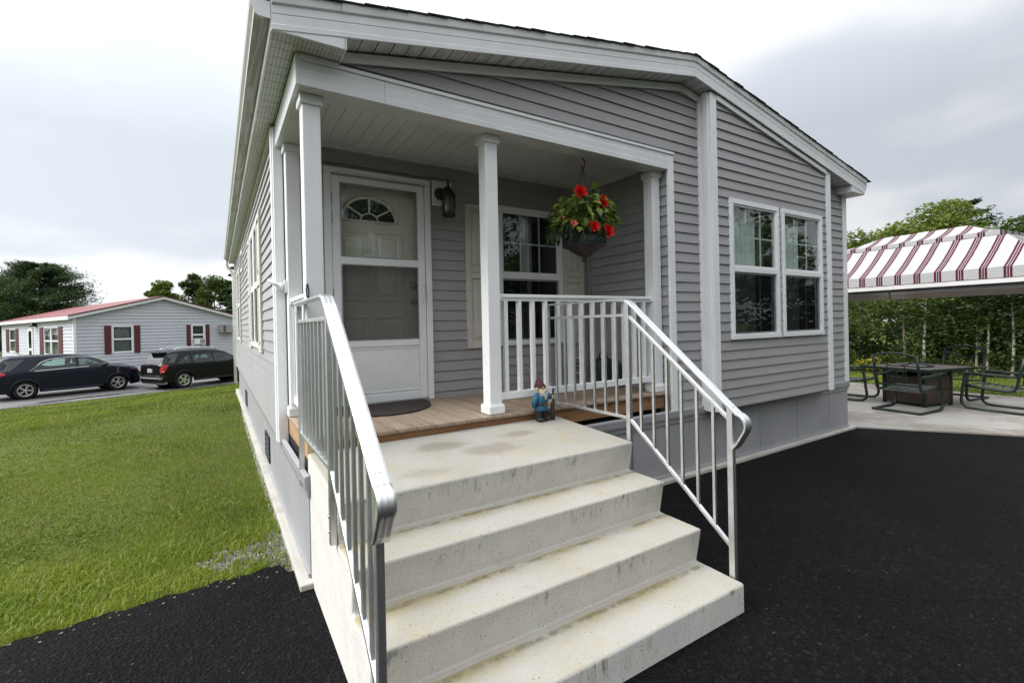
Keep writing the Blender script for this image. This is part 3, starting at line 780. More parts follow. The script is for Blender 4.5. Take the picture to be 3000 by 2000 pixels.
# --- windows
def window(F, a0, a1, z0, z1, mats=('glass','screen'), casing=.052, proud=.035, room=.9, top_ext=0, cols=3, curtain=(.0,.75), upper_rows=2, rm='room', two=True):
    """double-hung window in wall frame F; returns frame object"""
    m = MB()
    def bx(b, l, r, lo, hi, o0, o1):
        P = [F(l,lo,o0),F(r,lo,o0),F(r,hi,o0),F(l,hi,o0),F(l,lo,o1),F(r,lo,o1),F(r,hi,o1),F(l,hi,o1)]
        b.add(P, [(0,1,2,3),(4,5,6,7),(0,1,5,4),(1,2,6,5),(2,3,7,6),(3,0,4,7)])
    c = casing
    bx(m, a0-c, a1+c, z1, z1+c, -.03, proud); bx(m, a0-c, a1+c, z0-c, z0, -.03, proud+.004)
    bx(m, a0-c, a0, z0, z1, -.03, proud); bx(m, a1, a1+c, z0, z1, -.03, proud)
    fr = m.build('window', WH, house, bevel=.004)
    zm = (z0+z1)/2
    m = MB(); bx(m, a0, a1, zm-.026, zm+.030, -.008, proud-.006); m.build('meeting_rail', WH, fr, bevel=.003)
    s = .017
    for (lo, hi, o, nm, sm) in ((zm+.030, z1, .006, mats[0], WH), (z0, zm-.026, -.004, mats[1], MT['galv'] if two else WH)):
        m = MB(); bx(m, a0, a0+s, lo, hi, o-.012, o+.016); bx(m, a1-s, a1, lo, hi, o-.012, o+.016); bx(m, a0+s, a1-s, hi-s, hi, o-.012, o+.016); bx(m, a0+s, a1-s, lo, lo+s, o-.012, o+.016)
        m.build('sash', sm, fr)
        MB().add([F(a0+s,lo+s,o),F(a1-s,lo+s,o),F(a1-s,hi-s,o),F(a0+s,hi-s,o)], [(0,1,2,3)]).build('pane', MT[nm], fr)
        for k in range(1, cols):
            q = a0+(a1-a0)*k/cols; m = MB(); bx(m, q-.007, q+.007, lo+s, hi-s, o-.016, o-.006); m.build('muntin', WH, fr)
        q = (lo+hi)/2; m = MB(); bx(m, a0+s, a1-s, q-.007, q+.007, o-.0165, o-.0065); m.build('muntin', WH, fr)
    # room behind
    m = MB(); R = room
    q = [F(a0-.3,z0-.3,-.05),F(a1+.3,z0-.3,-.05),F(a1+.3,z1+.15,-.05),F(a0-.3,z1+.15,-.05)]; q2 = [F(a0-.3,z0-.3,-R),F(a1+.3,z0-.3,-R),F(a1+.3,z1+.15,-R),F(a0-.3,z1+.15,-R)]
    m.add(q+q2, [(4,5,6,7),(0,1,5,4),(1,2,6,5),(2,3,7,6),(3,0,4,7)]); m.build('room', MT[rm], fr)
    if curtain:
        m = MB(); n = 40; l = a0+(a1-a0)*curtain[0]; r = a0+(a1-a0)*curtain[1]
        for i in range(n+1):
            a = l+(r-l)*i/n; o = -.09-.012*math.sin(i*1.25)-.008*math.sin(i*.43)
            m.v += [F(a, z0-.02, o), F(a, z1+.04, o)]
        for i in range(n): m.f.append([2*i,2*i+2,2*i+3,2*i+1]); m.sm.append(True)
        m.build('curtain', MT['curtain'], fr)
    return fr
window(F_bump, 4.105, 4.915, 1.405, 2.745, curtain=(-.02,.70)); window(F_bump, 5.085, 5.895, 1.405, 2.745, curtain=(-.02,.62))
window(F_porch, 2.10, 2.845, 1.39, 2.735, curtain=(.42,.55), casing=.05)
window(F_left, 2.83, 3.33, 1.40, 2.74, cols=2, curtain=None, casing=.05, proud=.03); window(F_left, 3.44, 3.95, 1.40, 2.74, cols=2, curtain=None, casing=.05, proud=.03)
window(F_left, 7.58, 8.42, 1.40, 2.74, curtain=None, casing=.05, proud=.03)
fr = MB()
def shutter(F, a0, a1, z0, z1):
    m = MB(); t0, t1 = .018, .036
    def bx(l, r, lo, hi, o0, o1, inset=0):
        P = [F(l,lo,o0),F(r,lo,o0),F(r,hi,o0),F(l,hi,o0),F(l+inset,lo+inset,o1),F(r-inset,lo+inset,o1),F(r-inset,hi-inset,o1),F(l+inset,hi-inset,o1)]
        m.add(P, [(0,1,2,3),(4,5,6,7),(0,1,5,4),(1,2,6,5),(2,3,7,6),(3,0,4,7)])
    bx(a0, a1, z0, z1, 0.0, t0)
    w = .055; zm = (z0+z1)/2+.04
    for l, r, lo, hi in ((a0,a0+w,z0,z1),(a1-w,a1,z0,z1),(a0+w,a1-w,z1-w,z1),(a0+w,a1-w,z0,z0+w*1.2),(a0+w,a1-w,zm-.003,zm+w),(a0+w,a1-w,zm-.062,zm-.007)): bx(l, r, lo, hi, t0, t1)
    for lo, hi in ((z0+w*1.2,zm-.062),(zm+w,z1-w)): bx(a0+w+.012, a1-w-.012, lo+.012, hi-.012, t0, t1-.004, .035)
    return m.build('shutter', MT['cream'], house, bevel=.002)
shutter(F_porch, 1.675, 2.045, 1.33, 2.763); shutter(F_porch, 2.90, 3.205, 1.33, 2.75)
shutter(F_left, 2.36, 2.76, 1.32, 2.79); shutter(F_left, 4.02, 4.42, 1.32, 2.79); shutter(F_left, 7.1, 7.5, 1.32, 2.79); shutter(F_left, 8.5, 8.9, 1.32, 2.79)
m = MB()
for l, r, lo, hi in ((6.03,6.67,2.60,2.64),(6.03,6.67,2.90,2.94),(6.03,6.07,2.64,2.90),(6.63,6.67,2.64,2.90)): m.box(-.06,-.028,l,r,lo,hi)
o = m.build('window', WH, house); MB().box(-.036,-.032,6.07,6.63,2.64,2.90).build('pane', MT['cardark'], o)

# --- front door with storm door
dr = MB()
D0, D1, DT = .337, 1.302, 2.925
dr.box(D0, D0+.060, PD-.045, PD+.02, DZ, DT-.06); dr.box(D1-.060, D1, PD-.045, PD+.02, DZ, DT-.06); dr.box(D0, D1, PD-.045, PD+.02, DT-.06, DT)
dr = dr.build('door', WH, house, bevel=.005)
mb = MB(); mb.box(D0+.058,D1-.058,PD-.055,PD-.047,DT-.07,DT-.055); mb.build('drip_cap', MT['galv'], dr)
sx0, sx1, sz0, sz1 = D0+.062, D1-.066, .895, 2.86
yf_ = PD-.040; yb_ = PD-.008
def sb(x0,x1,z0,z1,nm='storm_door_rail',mt=None,f_=yf_,b_=yb_,bev=.004): return MB().box(x0,x1,f_,b_,z0,z1).build(nm, mt or WH, dr, bevel=bev)
sb(sx0,sx0+.070,sz0,sz1,'storm_door_stile'); sb(sx1-.072,sx1,sz0,sz1,'storm_door_stile')
i0, i1 = sx0+.0705, sx1-.0725
sb(i0,i1,2.80,sz1); sb(i0,i1,2.105,2.169); sb(i0,i1,1.385,1.445); sb(i0,i1,sz0,.965)
sb(i0,i1,.966,1.384,'kick_panel',MT['white2'],PD-.030,PD-.012,.002)
m = MB(); 
for x0,x1,z0,z1 in ((i0+.01,i1-.01,1.362,1.372),(i0+.01,i1-.01,.978,.988),(i0+.01,i0+.02,.988,1.362),(i1-.02,i1-.01,.988,1.362)): m.box(x0,x1,PD-.036,PD-.029,z0,z1)
m.build('kick_panel_moulding', WH, dr, bevel=.003)
for lo, hi, mt in ((2.169,2.80,'doorglass'),(1.445,2.105,'doorscreen')):
    if mt == 'doorscreen' and mt not in MT: MT[mt] = glassmat('door_insect_screen', (.64,.64,.62), .25, (.15,.145,.135), .36)
    y_ = PD-.024
    MB().add([(i0,y_,lo),(i1,y_,lo),(i1,y_,hi),(i0,y_,hi)], [(0,1,2,3)]).build('pane', MT[mt], dr)
    m = MB(); g = .008
    for x0,x1,z0,z1 in ((i0,i1,hi-g,hi),(i0,i1,lo,lo+g),(i0,i0+g,lo+g,hi-g),(i1-g,i1,lo+g,hi-g)): m.box(x0,x1,PD-.0425,PD-.026,z0,z1)
    m.build('gasket', MT['galv'], dr)
MB().box(D0+.06,D1-.06,PD-.05,PD+.1,DZ-.0,.893).build('threshold', MT['galv'], dr, bevel=.003)
MB().box(D0+.06,D1-.06,PD-.035,PD+.0,.8935,.8945).build('door_sweep', MT['void'], dr)
MB().box(sx1-.050,sx1-.028,yf_-.022,yf_-.001,1.84,1.95).build('storm_handle', MT['white2'], dr, bevel=.004)
MB().tube([(sx1-.039,yf_-.02,1.94),(sx1-.039,yf_-.035,1.92),(sx1-.039,yf_-.035,1.80),(sx1-.039,yf_-.02,1.78)],.007,8).build('storm_handle', WH, dr)
for z in (1.15,1.8,2.45,2.62): MB().box(sx0-.006,sx0+.004,yf_-.006,yf_+.004,z,z+.09).build('hinge', MT['galv'], dr)
# inner door
ID = pm('inner_door_paint', (.78,.77,.71), .45, .03, 4); yi = PD+.075
fx, fz, frx, frz = .752, 2.522, .232, .190
inr = MB()
n = 28; arc = [(fx+frx*math.cos(PI*k/n), fz+frz*math.sin(PI*k/n)) for k in range(n+1)]
# slab with a fan-shaped hole: strips above and around
x0_, x1_, zt, zb_ = .36, 1.28, 2.90, .885
V = [(x,yi,z) for x, z in arc]; T = [(x, yi, zt) for x, z in arc]
for k in range(n): inr.add([V[k],V[k+1],T[k+1],T[k]], [(0,1,2,3)])
inr.add([(fx+frx,yi,fz),(x1_,yi,fz),(x1_,yi,zt),(fx+frx,yi,zt)], [(0,1,2,3)]); inr.add([(x0_,yi,fz),(fx-frx,yi,fz),(fx-frx,yi,zt),(x0_,yi,zt)], [(0,1,2,3)])
inr.add([(x0_,yi,zb_),(x1_,yi,zb_),(x1_,yi,fz),(x0_,yi,fz)], [(0,1,2,3)])
inr.build('inner_door', ID, dr)
m = MB(); m.tube([(x,yi-.006,z) for x,z in [(fx+(frx+.018)*math.cos(PI*k/n), fz+(frz+.018)*math.sin(PI*k/n)) for k in range(n+1)]], .014, 8); m.tube([(fx-frx-.03,yi-.006,fz-.012),(fx+frx+.03,yi-.006,fz-.012)], .013, 8)
m.build('fanlight_moulding', ID, dr)
m = MB(); m.v = [(fx,yi+.012,fz)]+[(x,yi+.012,z) for x,z in arc]; m.f = [[0,k+1,k+2] for k in range(n)]; m.sm = [False]*n; m.build('fanlight', MT['fan'], dr)
m = MB()
for an in (35,90,145): m.bar((fx+.075*math.cos(math.radians(an)),yi+.004,fz+.062*math.sin(math.radians(an))),(fx+frx*math.cos(math.radians(an)),yi+.004,fz+frz*math.sin(math.radians(an))),.014,.012,(0,1,0))
m.tube([(fx+.078*math.cos(PI*k/12),yi+.004,fz+.064*math.sin(PI*k/12)) for k in range(13)],.007,6)
m.build('fanlight_bars', WH, dr)
def rpanel(x0,x1,z0,z1):
    m = MB(); a = .016
    for l,r,lo,hi in ((x0,x1,z0,z0+a),(x0,x1,z1-a,z1),(x0,x0+a,z0+a,z1-a),(x1-a,x1,z0+a,z1-a)): m.box(l,r,yi-.012,yi+.001,lo,hi)
    b = .045; m.add([(x0+b,yi-.001,z0+b),(x1-b,yi-.001,z0+b),(x1-b,yi-.001,z1-b),(x0+b,yi-.001,z1-b),(x0+b+.02,yi-.010,z0+b+.02),(x1-b-.02,yi-.010,z0+b+.02),(x1-b-.02,yi-.010,z1-b-.02),(x0+b+.02,yi-.010,z1-b-.02)], [(4,5,6,7),(0,1,5,4),(1,2,6,5),(2,3,7,6),(3,0,4,7)])
    m.build('door_panel', ID, dr, bevel=.003)
for x0,x1 in ((.47,.735),(.785,1.05)):
    rpanel(x0,x1,1.80,2.42); rpanel(x0,x1,1.02,1.66)
for z in (1.945,1.80):
    MB().lathe([(0,-.045),(.018,-.044),(.028,-.032),(.026,-.02),(.012,-.012),(.012,-.004),(.030,-.003),(.030,0)], (1.155,yi,z), 16, 'y').build('door_knob', MT['galv'], dr)
MB().box(.34,1.30,yi+.03,yi+.04,.86,2.95).build('room', MT['void'], dr)

# ================================================================== concrete steps
ZT = [.757, .558, .359, .160]; YN = [-.762, -1.006, -1.258, -1.505]; BT = .034
prof = [(.055,-.02),(.055,.802)]                       # (y,z) side outline from the back
for i in range(4):
    prof.append((YN[i], ZT[i]))
    nz = ZT[i+1]+.004 if i < 3 else -.02
    prof.append((YN[i]+(BT if i < 3 else 0.0), nz))
X0, X1 = .006, 1.931
mb = MB(); NX = 56
ev = []
for i in range(NX+1):
    x = X0+(X1-X0)*i/NX
    for k, (y, z) in enumerate(prof):
        j = .0011*(math.sin(x*9+k)+.6*math.sin(x*23+2*k)) if 2 <= k < len(prof)-1 and k % 2 == 0 else 0
        mb.v.append((x, y+j*.5, z+j*.5))
n = len(prof)
for i in range(NX):
    for k in range(n-1): mb.f.append([i*n+k, (i+1)*n+k, (i+1)*n+k+1, i*n+k+1]); mb.sm.append(False)
# side caps as stacked quads
for i in (0, NX):
    b = i*n
    for k in range(4):
        a = 1+2*k if k else 1
    idx = [b+k for k in range(n)]
    mb.f.append(idx if i else idx[::-1]); mb.sm.append(False)
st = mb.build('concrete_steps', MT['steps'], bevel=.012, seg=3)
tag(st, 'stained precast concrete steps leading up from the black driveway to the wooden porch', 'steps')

# ================================================================== aluminium handrails
def handrail(xp, sgn, label):
    """xp: x of the post centre; rail stands outside the steps"""
    R_ = thing('handrail', label, 'handrail', (xp, -.7, 0), 'aluminium handrails on either side of the steps')
    A = MT['alu']; YR, YM, YF = .165, -.715, -1.435; hw = .0145
    def post_(y, z0, z1):
        return MB().box(xp-hw, xp+hw, y-hw*1.15, y+hw*1.15, z0, z1).build('post', A, R_, bevel=.0025)
    pr_ = post_(YR, .58 if sgn < 0 else DZ+.004, 1.703); pm_ = post_(YM, .56, 1.703); pf_ = post_(YF, .03, 1.09)
    for y, p in ((YR, pr_), (YM, pm_)):
        for z in (.62,.69):
            if sgn < 0 or y < 0: MB().ball((xp+sgn*(hw+.002), y, z), .005, .007, .007, 8, 5).build('bolt', MT['galv'], p)
    MB().ball((xp-(hw+.001), YR, 1.66), .004, .007, .007, 8, 5).build('bolt', MT['galv'], pr_)
    # flat moulded cap rail, bent over the nosing and curled under at the foot
    wd = .031
    pts = [(.175,1.712),(-.55,1.713),(-.665,1.711),(-.715,1.700),(-.76,1.668)]
    pts += [(-.76-.715*t, 1.668-.615*t) for t in (.1,.2,.3,.4,.5,.6,.7,.8,.9)]
    for q0_ in range(19): an_ = -.78+q0_*.1089; pts.append((-1.470-.058*math.sin(an_+.78+.18), .995+.058*math.cos(an_+.78+.18)))
    pts += [(-1.478,.892),(-1.455,.866)]
    sec = [(-wd,-.003),(-wd,.006),(-.022,.0095),(-.010,.0085),(0,.0095),(.010,.0085),(.022,.0095),(wd,.006),(wd,-.003)]
    mb = MB(); m = len(sec)
    for i, p in enumerate(pts):
        a = Vector((pts[max(i-1,0)])); b = Vector((pts[min(i+1,len(pts)-1)])); t = (b-a).normalized(); nn = Vector((-t.y, t.x))*(1 if True else 1)
        if i == 0 or nn.length == 0: pass
        # outward normal points up at the start
        nn = Vector((t.y, -t.x))
        for o, h in sec: mb.v.append((xp+o, p[0]+nn.x*h*(-1 if False else 1), p[1]+nn.y*h))
    for i in range(len(pts)-1):
        for k in range(m): mb.f.append([i*m+k, (i+1)*m+k, (i+1)*m+(k+1) % m, i*m+(k+1) % m]); mb.sm.append(False)
    mb.f.append(list(range(m))); mb.sm.append(False); mb.f.append([(len(pts)-1)*m+k for k in range(m)][::-1]); mb.sm.append(False)
    mb.build('top_rail', A, R_)
    bw, bh = .020, .020
    MB().bar((xp,YR-hw,1.605),(xp,YM+hw,1.605),bw,bh).build('upper_rail', A, R_, bevel=.002)
    MB().bar((xp,YR-hw,.908),(xp,YM+hw,.908),bw,bh).build('lower_rail', A, R_, bevel=.002)
    up = lambda y: 1.605-(YM-y)*.826; lo = lambda y: .908-(YM-y)*.826
    MB().bar((xp,YM-hw,up(YM-hw)),(xp,YF+hw,up(YF+hw)),bw,bh).build('upper_rail', A, R_, bevel=.002)
    MB().bar((xp,YM-hw,lo(YM-hw)),(xp,YF+hw,lo(YF+hw)),bw,bh).build('lower_rail', A, R_, bevel=.002)
    for k in range(7):
        y = YR+(YM-YR)*(k+1)/8; MB().box(xp-.0075,xp+.0075,y-.0075,y+.0075,.917,1.596).build('baluster', A, R_)
    for k in range(6):
        y = YM+(YF-YM)*(k+1)/7; MB().box(xp-.0075,xp+.0075,y-.0075,y+.0075,lo(y)+.008,up(y)-.008).build('baluster', A, R_)
    # little weld beads
    for k in range(7):
        y = YR+(YM-YR)*(k+1)/8
    return R_
handrail(-.010, -1, 'brushed aluminium handrail on the lawn side of the steps')
handrail(1.9485, 1, 'brushed aluminium handrail on the driveway side of the steps, beside the gnome')

# ================================================================== things on the porch
lt = thing('wall_lantern', 'black carriage lantern on a white block between door and shutter', 'lamp', (1.42, PD, 2.6))
m = MB(); m.box(1.322,1.524,PD-.036,PD-.018,2.705,2.935); m = m.build('mounting_block', WH, lt, bevel=.004)
q = MB()
for l,r,lo,hi in ((1.322,1.524,2.705,2.725),(1.322,1.524,2.915,2.935),(1.322,1.342,2.725,2.915),(1.504,1.524,2.725,2.915)): q.box(l,r,PD-.046,PD-.035,lo,hi)
q.build('block_frame', WH, lt, bevel=.004)
BK = MT['black']; lx, ly = 1.435, PD-.155
MB().lathe([(0,-.028),(.035,-.026),(.052,-.016),(.060,-.004),(.062,0)], (1.408,PD-.037,2.815), 20, 'y').build('backplate', BK, lt)
MB().tube([(1.408,PD-.06,2.82),(1.413,PD-.10,2.84),(lx,ly+.02,2.86),(lx,ly,2.85)], .012, 8).build('arm', BK, lt)
MB().lathe([(0,2.935),(.006,2.933),(.007,2.90),(.013,2.885),(.009,2.868),(.020,2.850),(.038,2.825),(.062,2.790),(.070,2.782),(.070,2.765),(.056,2.760)], (lx,ly,0), 20).build('lamp_cap', BK, lt)
GL_ = pm('seeded_lamp_glass', (.13,.13,.115), .12, .15, 12, spec=.6)
MB().lathe([(.048,2.762),(.056,2.72),(.057,2.67),(.050,2.615),(.046,2.60)], (lx,ly,0), 20).build('lamp_glass', GL_, lt)
for k in range(6):
    an = k*PI/3+.3; c_, s_ = math.cos(an), math.sin(an)
    MB().tube([(lx+c_*r, ly+s_*r, z) for r, z in ((.054,2.765),(.062,2.72),(.063,2.67),(.056,2.61),(.054,2.59))], .0045, 6).build('cage_bar', BK, lt)
MB().lathe([(.046,2.604),(.062,2.604),(.068,2.590),(.062,2.578),(.045,2.574),(.0,2.572)], (lx,ly,0), 20).build('lamp_base', BK, lt)

fb = thing('flag_bracket', 'empty white metal flagpole bracket on the porch corner post', 'bracket', (.0, 1.0, 1.88))
MB().box(.010,.030,.985,1.055,1.845,1.945).build('bracket_plate', MT['white2'], fb, bevel=.003)
MB().lathe([(0,-.014),(.030,-.012),(.034,0),(.030,.012),(0,.014)], (-.010,1.02,1.895), 16, 'x').build('bracket_hub', MT['white2'], fb)
MB().tube([(-.008,1.02,1.893),(-.045,1.03,1.912),(-.105,1.05,1.945)], .014, 12).build('pole_socket', MT['white2'], fb)

cd = thing('cord_loop', 'thin black cord loop hanging from the front corner post', 'cord', (.02, .07, 1.76))
MB().tube([(.026,.068,1.835),(.020,.062,1.80),(.024,.060,1.755),(.034,.062,1.745),(.036,.066,1.79),(.030,.068,1.835)], .004, 6, True).build('cord', BK, cd)

mt = MB(); n = 40
pts = [(.30,1.075)]+[(.735+.455*math.cos(PI+PI*k/n), 1.04+.53*math.sin(PI+PI*k/n)) for k in range(n+1)]+[(1.17,1.075)]
mt.prism(pts, lambda a, b: (a, b, DZ+.001), lambda a, b: (a, b, DZ+.013))
tag(mt.build('door_mat', MT['mat'], bevel=.004), 'dark brown half-round doormat lying in front of the storm door', 'doormat')

vt = thing('dryer_vent', 'small grey louvred dryer vent low on the porch wall behind the white railing', 'vent', (3.10, PD, 1.07))
q = MB(); q.box(3.02,3.19,PD-.05,PD-.018,.98,1.0); q.box(3.02,3.19,PD-.05,PD-.018,1.15,1.17); q.box(3.02,3.04,PD-.05,PD-.018,1.0,1.15); q.box(3.17,3.19,PD-.05,PD-.018,1.0,1.15)
q.build('vent_frame', MT['soffit'], vt, bevel=.003); MB().box(3.04,3.17,PD-.024,PD-.018,1.0,1.15).build('vent_back', MT['room'], vt)
for k in range(3): MB().obox((3.105,PD-.036,1.025+.05*k), ((1,0,0),(0,1,.7),(0,-.7,1)), (.126,.040,.004)).build('louvre', S, vt)

bn = thing('green_caddy', 'dark green plastic caddy tucked in the porch corner behind the railing', 'caddy', (3.12, .72, DZ))
MB().lathe([(0,.001),(.098,.001),(.106,.02),(.108,.24),(.10,.285),(.06,.305),(0,.308)], (3.10,.70,DZ), 20).build('body', MT['bin'], bn)
MB().lathe([(0,.001),(.075,.001),(.08,.02),(.08,.19),(.07,.225),(.03,.24),(0,.241)], (3.215,.62,DZ), 18).build('body', MT['bin'], bn)
MB().tube([(3.04,.70,DZ+.30),(3.05,.70,DZ+.345),(3.10,.70,DZ+.36),(3.15,.70,DZ+.345),(3.16,.70,DZ+.30)], .009, 8).build('handle', MT['bin'], bn)

# ------------------------------------------------------------------ garden gnome (about 36 cm tall)
gx0, gy0, gz0 = 1.725, -.02, .7985
gn = thing('garden_gnome', 'painted garden gnome in blue coat and maroon hat holding a stick at the landing edge', 'gnome', (gx0, gy0, gz0))
ga = .25
def gP(x, y, z):
    c_, s_ = math.cos(ga), math.sin(ga); x *= .86; y *= .9; return (gx0+x*c_-y*s_, gy0+x*s_+y*c_, gz0+z*.96)
def gb(mb, name, mat, parent=gn): mb.xf(gP); return mb.build(name, mat, parent)
BL = pm('gnome_blue', (.018,.105,.19), .55, .25, 30); DKB = pm('gnome_trousers', (.016,.016,.018), .6, .3, 30); HT = pm('gnome_hat', (.085,.018,.030), .6, .25, 30)
SKN = pm('gnome_skin', (.55,.46,.26), .6, .12, 40); BRD = pm('gnome_beard', (.50,.49,.46), .7, .4, 120, .6, 150); STK = pm('gnome_stick', (.040,.036,.032), .75, .35, 50, .4, 90); BLT = pm('gnome_belt', (.022,.014,.009), .5, .2, 30); GLD = pm('gnome_buckle', (.20,.12,.035), .45, .2, 30)
for sx in (-1, 1):
    gb(MB().ball((sx*.040,-.014,.018), .031,.046,.019,14,8), 'boot', DKB)
    gb(MB().lathe([(.026,0),(.030,.03),(.033,.06),(.036,.09)], (sx*.036,.004,.012), 14), 'trouser_leg', DKB)
gb(MB().lathe([(.030,.092),(.066,.088),(.072,.094),(.070,.105),(.063,.125),(.060,.138),(.066,.150),(.072,.172),(.070,.195),(.058,.215),(.040,.228),(.020,.236)], (0,0,0), 22).xf(lambda x,y,z: (x,y*.80,z)), 'coat', BL)
gb(MB().lathe([(.061,.130),(.0655,.132),(.0655,.145),(.061,.147)], (0,0,0), 22).xf(lambda x,y,z: (x,y*.82,z)), 'belt', BLT)
gb(MB().box(-.015,.015,-.060,-.053,.129,.149), 'buckle', GLD); gb(MB().box(-.009,.009,-.0615,-.0595,.134,.144), 'buckle', BLT)
gb(MB().tube([(-.055,.0,.212),(-.083,-.002,.185),(-.090,.004,.155),(-.078,.020,.128)], [.024,.026,.025,.021], 12), 'sleeve', BL)
gb(MB().tube([(.052,.0,.210),(.082,-.018,.196),(.100,-.036,.188)], [.024,.025,.020], 12), 'sleeve', BL)
# hand closed round the stick
h = MB().ball((.113,-.044,.187), .016,.015,.018,12,8)
for k in range(4): h.tube([(.118,-.055,.200-.0085*k),(.127,-.059,.200-.0085*k),(.131,-.050,.199-.0085*k),(.128,-.042,.198-.0085*k)], .0048, 8)
h.tube([(.106,-.052,.196),(.116,-.062,.203),(.124,-.060,.206)], .005, 8); gb(h, 'hand', SKN)
sk = MB().tube([(.112,-.050,.001),(.116,-.048,.08),(.119,-.048,.14),(.118,-.048,.20),(.116,-.047,.235),(.120,-.047,.262)], [.012,.011,.010,.009,.009,.007], 10)
sk.tube([(.117,-.047,.225),(.128,-.050,.240),(.131,-.051,.252)], [.006,.005,.004], 8); sk.tube([(.098,-.045,.001),(.094,-.044,.06),(.098,-.046,.12),(.112,-.048,.16)], [.017,.016,.013,.008], 10)
gb(sk, 'walking_stick', STK)
hd = MB().ball((-.004,-.006,.262), .047,.044,.044,18,12); hd.ball((-.006,-.052,.258), .0125,.014,.011,10,8)
hd.ball((-.026,-.040,.250), .016,.012,.012,10,6); hd.ball((.016,-.042,.250), .016,.012,.012,10,6)
hd.lathe([(0,-.012),(.010,-.006),(.012,.006),(.005,.022),(0,.030)], (-.052,.0,.262), 10); hd.lathe([(0,-.012),(.010,-.006),(.012,.006),(.005,.026),(0,.036)], (.046,.004,.266), 10)
gb(hd, 'head', SKN)
ey = MB(); ey.ball((-.022,-.044,.270), .006,.004,.0035,8,6); ey.ball((.012,-.046,.271), .006,.004,.0035,8,6); gb(ey, 'eyes', DKB)
eb = MB(); eb.tube([(-.034,-.042,.277),(-.022,-.049,.281),(-.012,-.048,.277)], .0035, 6); eb.tube([(.002,-.049,.278),(.012,-.050,.282),(.026,-.045,.278)], .0035, 6); gb(eb, 'eyebrows', BRD)
bd = MB(); rb = random.Random(3)
bd.lathe([(.0,.182),(.014,.192),(.030,.212),(.040,.235),(.036,.250),(.020,.252)], (-.002,-.018,0), 18)
for k in range(46):
    a_ = -PI/2+rb.uniform(-1.35,1.35); z0_ = rb.uniform(.222,.252); r_ = .045
    x_, y_ = -.002+r_*math.cos(a_), -.012+r_*.95*math.sin(a_)
    ln = rb.uniform(.025,.055)*(1.25-abs(a_+PI/2)*.5)
    bd.tube([(x_,y_,z0_),(x_*.85+rb.uniform(-.004,.004),y_-.006,z0_-ln*.5),(x_*.55+rb.uniform(-.005,.005),y_-.001,z0_-ln)], [.0065,.006,.0022], 6)
for sx in (-1,1): bd.tube([(-.004,-.056,.247),(-.004+sx*.018,-.054,.244),(-.004+sx*.034,-.044,.236)], [.006,.0065,.003], 8)
for k in range(10):
    a_ = -.1+.55*k/10; bd.tube([(.043*math.cos(a_)+.0,.03*math.sin(a_),.283-.003*k),(.047*math.cos(a_),-.01+.03*math.sin(a_),.255)], [.006,.004], 6)
gb(bd, 'beard', BRD)
gb(MB().lathe([(.036,.276),(.053,.278),(.054,.286),(.044,.306),(.031,.328),(.018,.350),(.007,.368),(0,.372)], (0,0,0), 20).xf(lambda x,y,z: (x-.004-max(0,z-.285)*.42, y+.002, z-.006)), 'hat', HT)

# ------------------------------------------------------------------ hanging basket of begonias
hx, hy = 2.345, .13
hb = thing('hanging_basket', 'hanging basket of red begonias in a dark cone pot under the porch beam', 'plant', (hx, hy, 2.1))
MB().tube([(hx-.012,hy,3.012),(hx+.006,hy,3.000),(hx+.020,hy,2.985),(hx+.024,hy,2.955),(hx+.016,hy,2.932),(hx+.0,hy,2.924),(hx-.016,hy,2.930),(hx-.024,hy,2.944)], .0055, 8).build('hook', MT['redhook'], hb)
for k in range(4):
    an = k*PI/2+.5; m = MB(); n = 26; A0 = Vector((hx, hy, 2.925)); B0 = Vector((hx+.17*math.cos(an), hy+.17*math.sin(an), 2.36))
    d = (B0-A0)/n; dn = d.normalized(); sx = dn.cross(Vector((0,1,0))).normalized(); sy = dn.cross(sx)
    for i in range(n):
        p = A0+d*(i+.5); u_ = sx if i % 2 else sy
        m.tube([tuple(p+dn*d.length*.72*math.cos(t)+u_*.0062*math.sin(t)) for t in np.linspace(0, 2*PI, 7)[:-1]], .0016, 4, True)
    m.build('chain', MT['chain'], hb)
MB().lathe([(.0,2.090),(.016,2.093),(.026,2.110),(.020,2.125),(.036,2.140),(.080,2.165),(.130,2.200),(.165,2.225),(.172,2.232)], (hx,hy,0), 28).build('pot_cone', MT['bronze'], hb)
pt = MB().lathe([(.170,2.228),(.182,2.236),(.186,2.262),(.180,2.292),(.164,2.312),(.150,2.318)], (hx,hy,0), 28).build('pot_band', MT['greengrey'], hb)
for k in range(30):
    a0_ = k*2*PI/30
    MB().tube([(hx+.188*math.cos(a0_), hy+.188*math.sin(a0_), 2.240),(hx+.187*math.cos(a0_+.13), hy+.187*math.sin(a0_+.13), 2.285),(hx+.176*math.cos(a0_+.2), hy+.176*math.sin(a0_+.2), 2.306)], [.005,.006,.004], 5).build('pot_rib', MT['greengrey'], pt)
MB().lathe([(.17,2.235),(.188,2.236),(.190,2.229),(.17,2.226)], (hx,hy,0), 28).build('pot_rim', MT['greengrey'], pt)
MB().lathe([(.14,2.312),(.172,2.40),(.176,2.41),(0,2.40)], (hx,hy,0), 24).build('liner', MT['bronze'], hb)
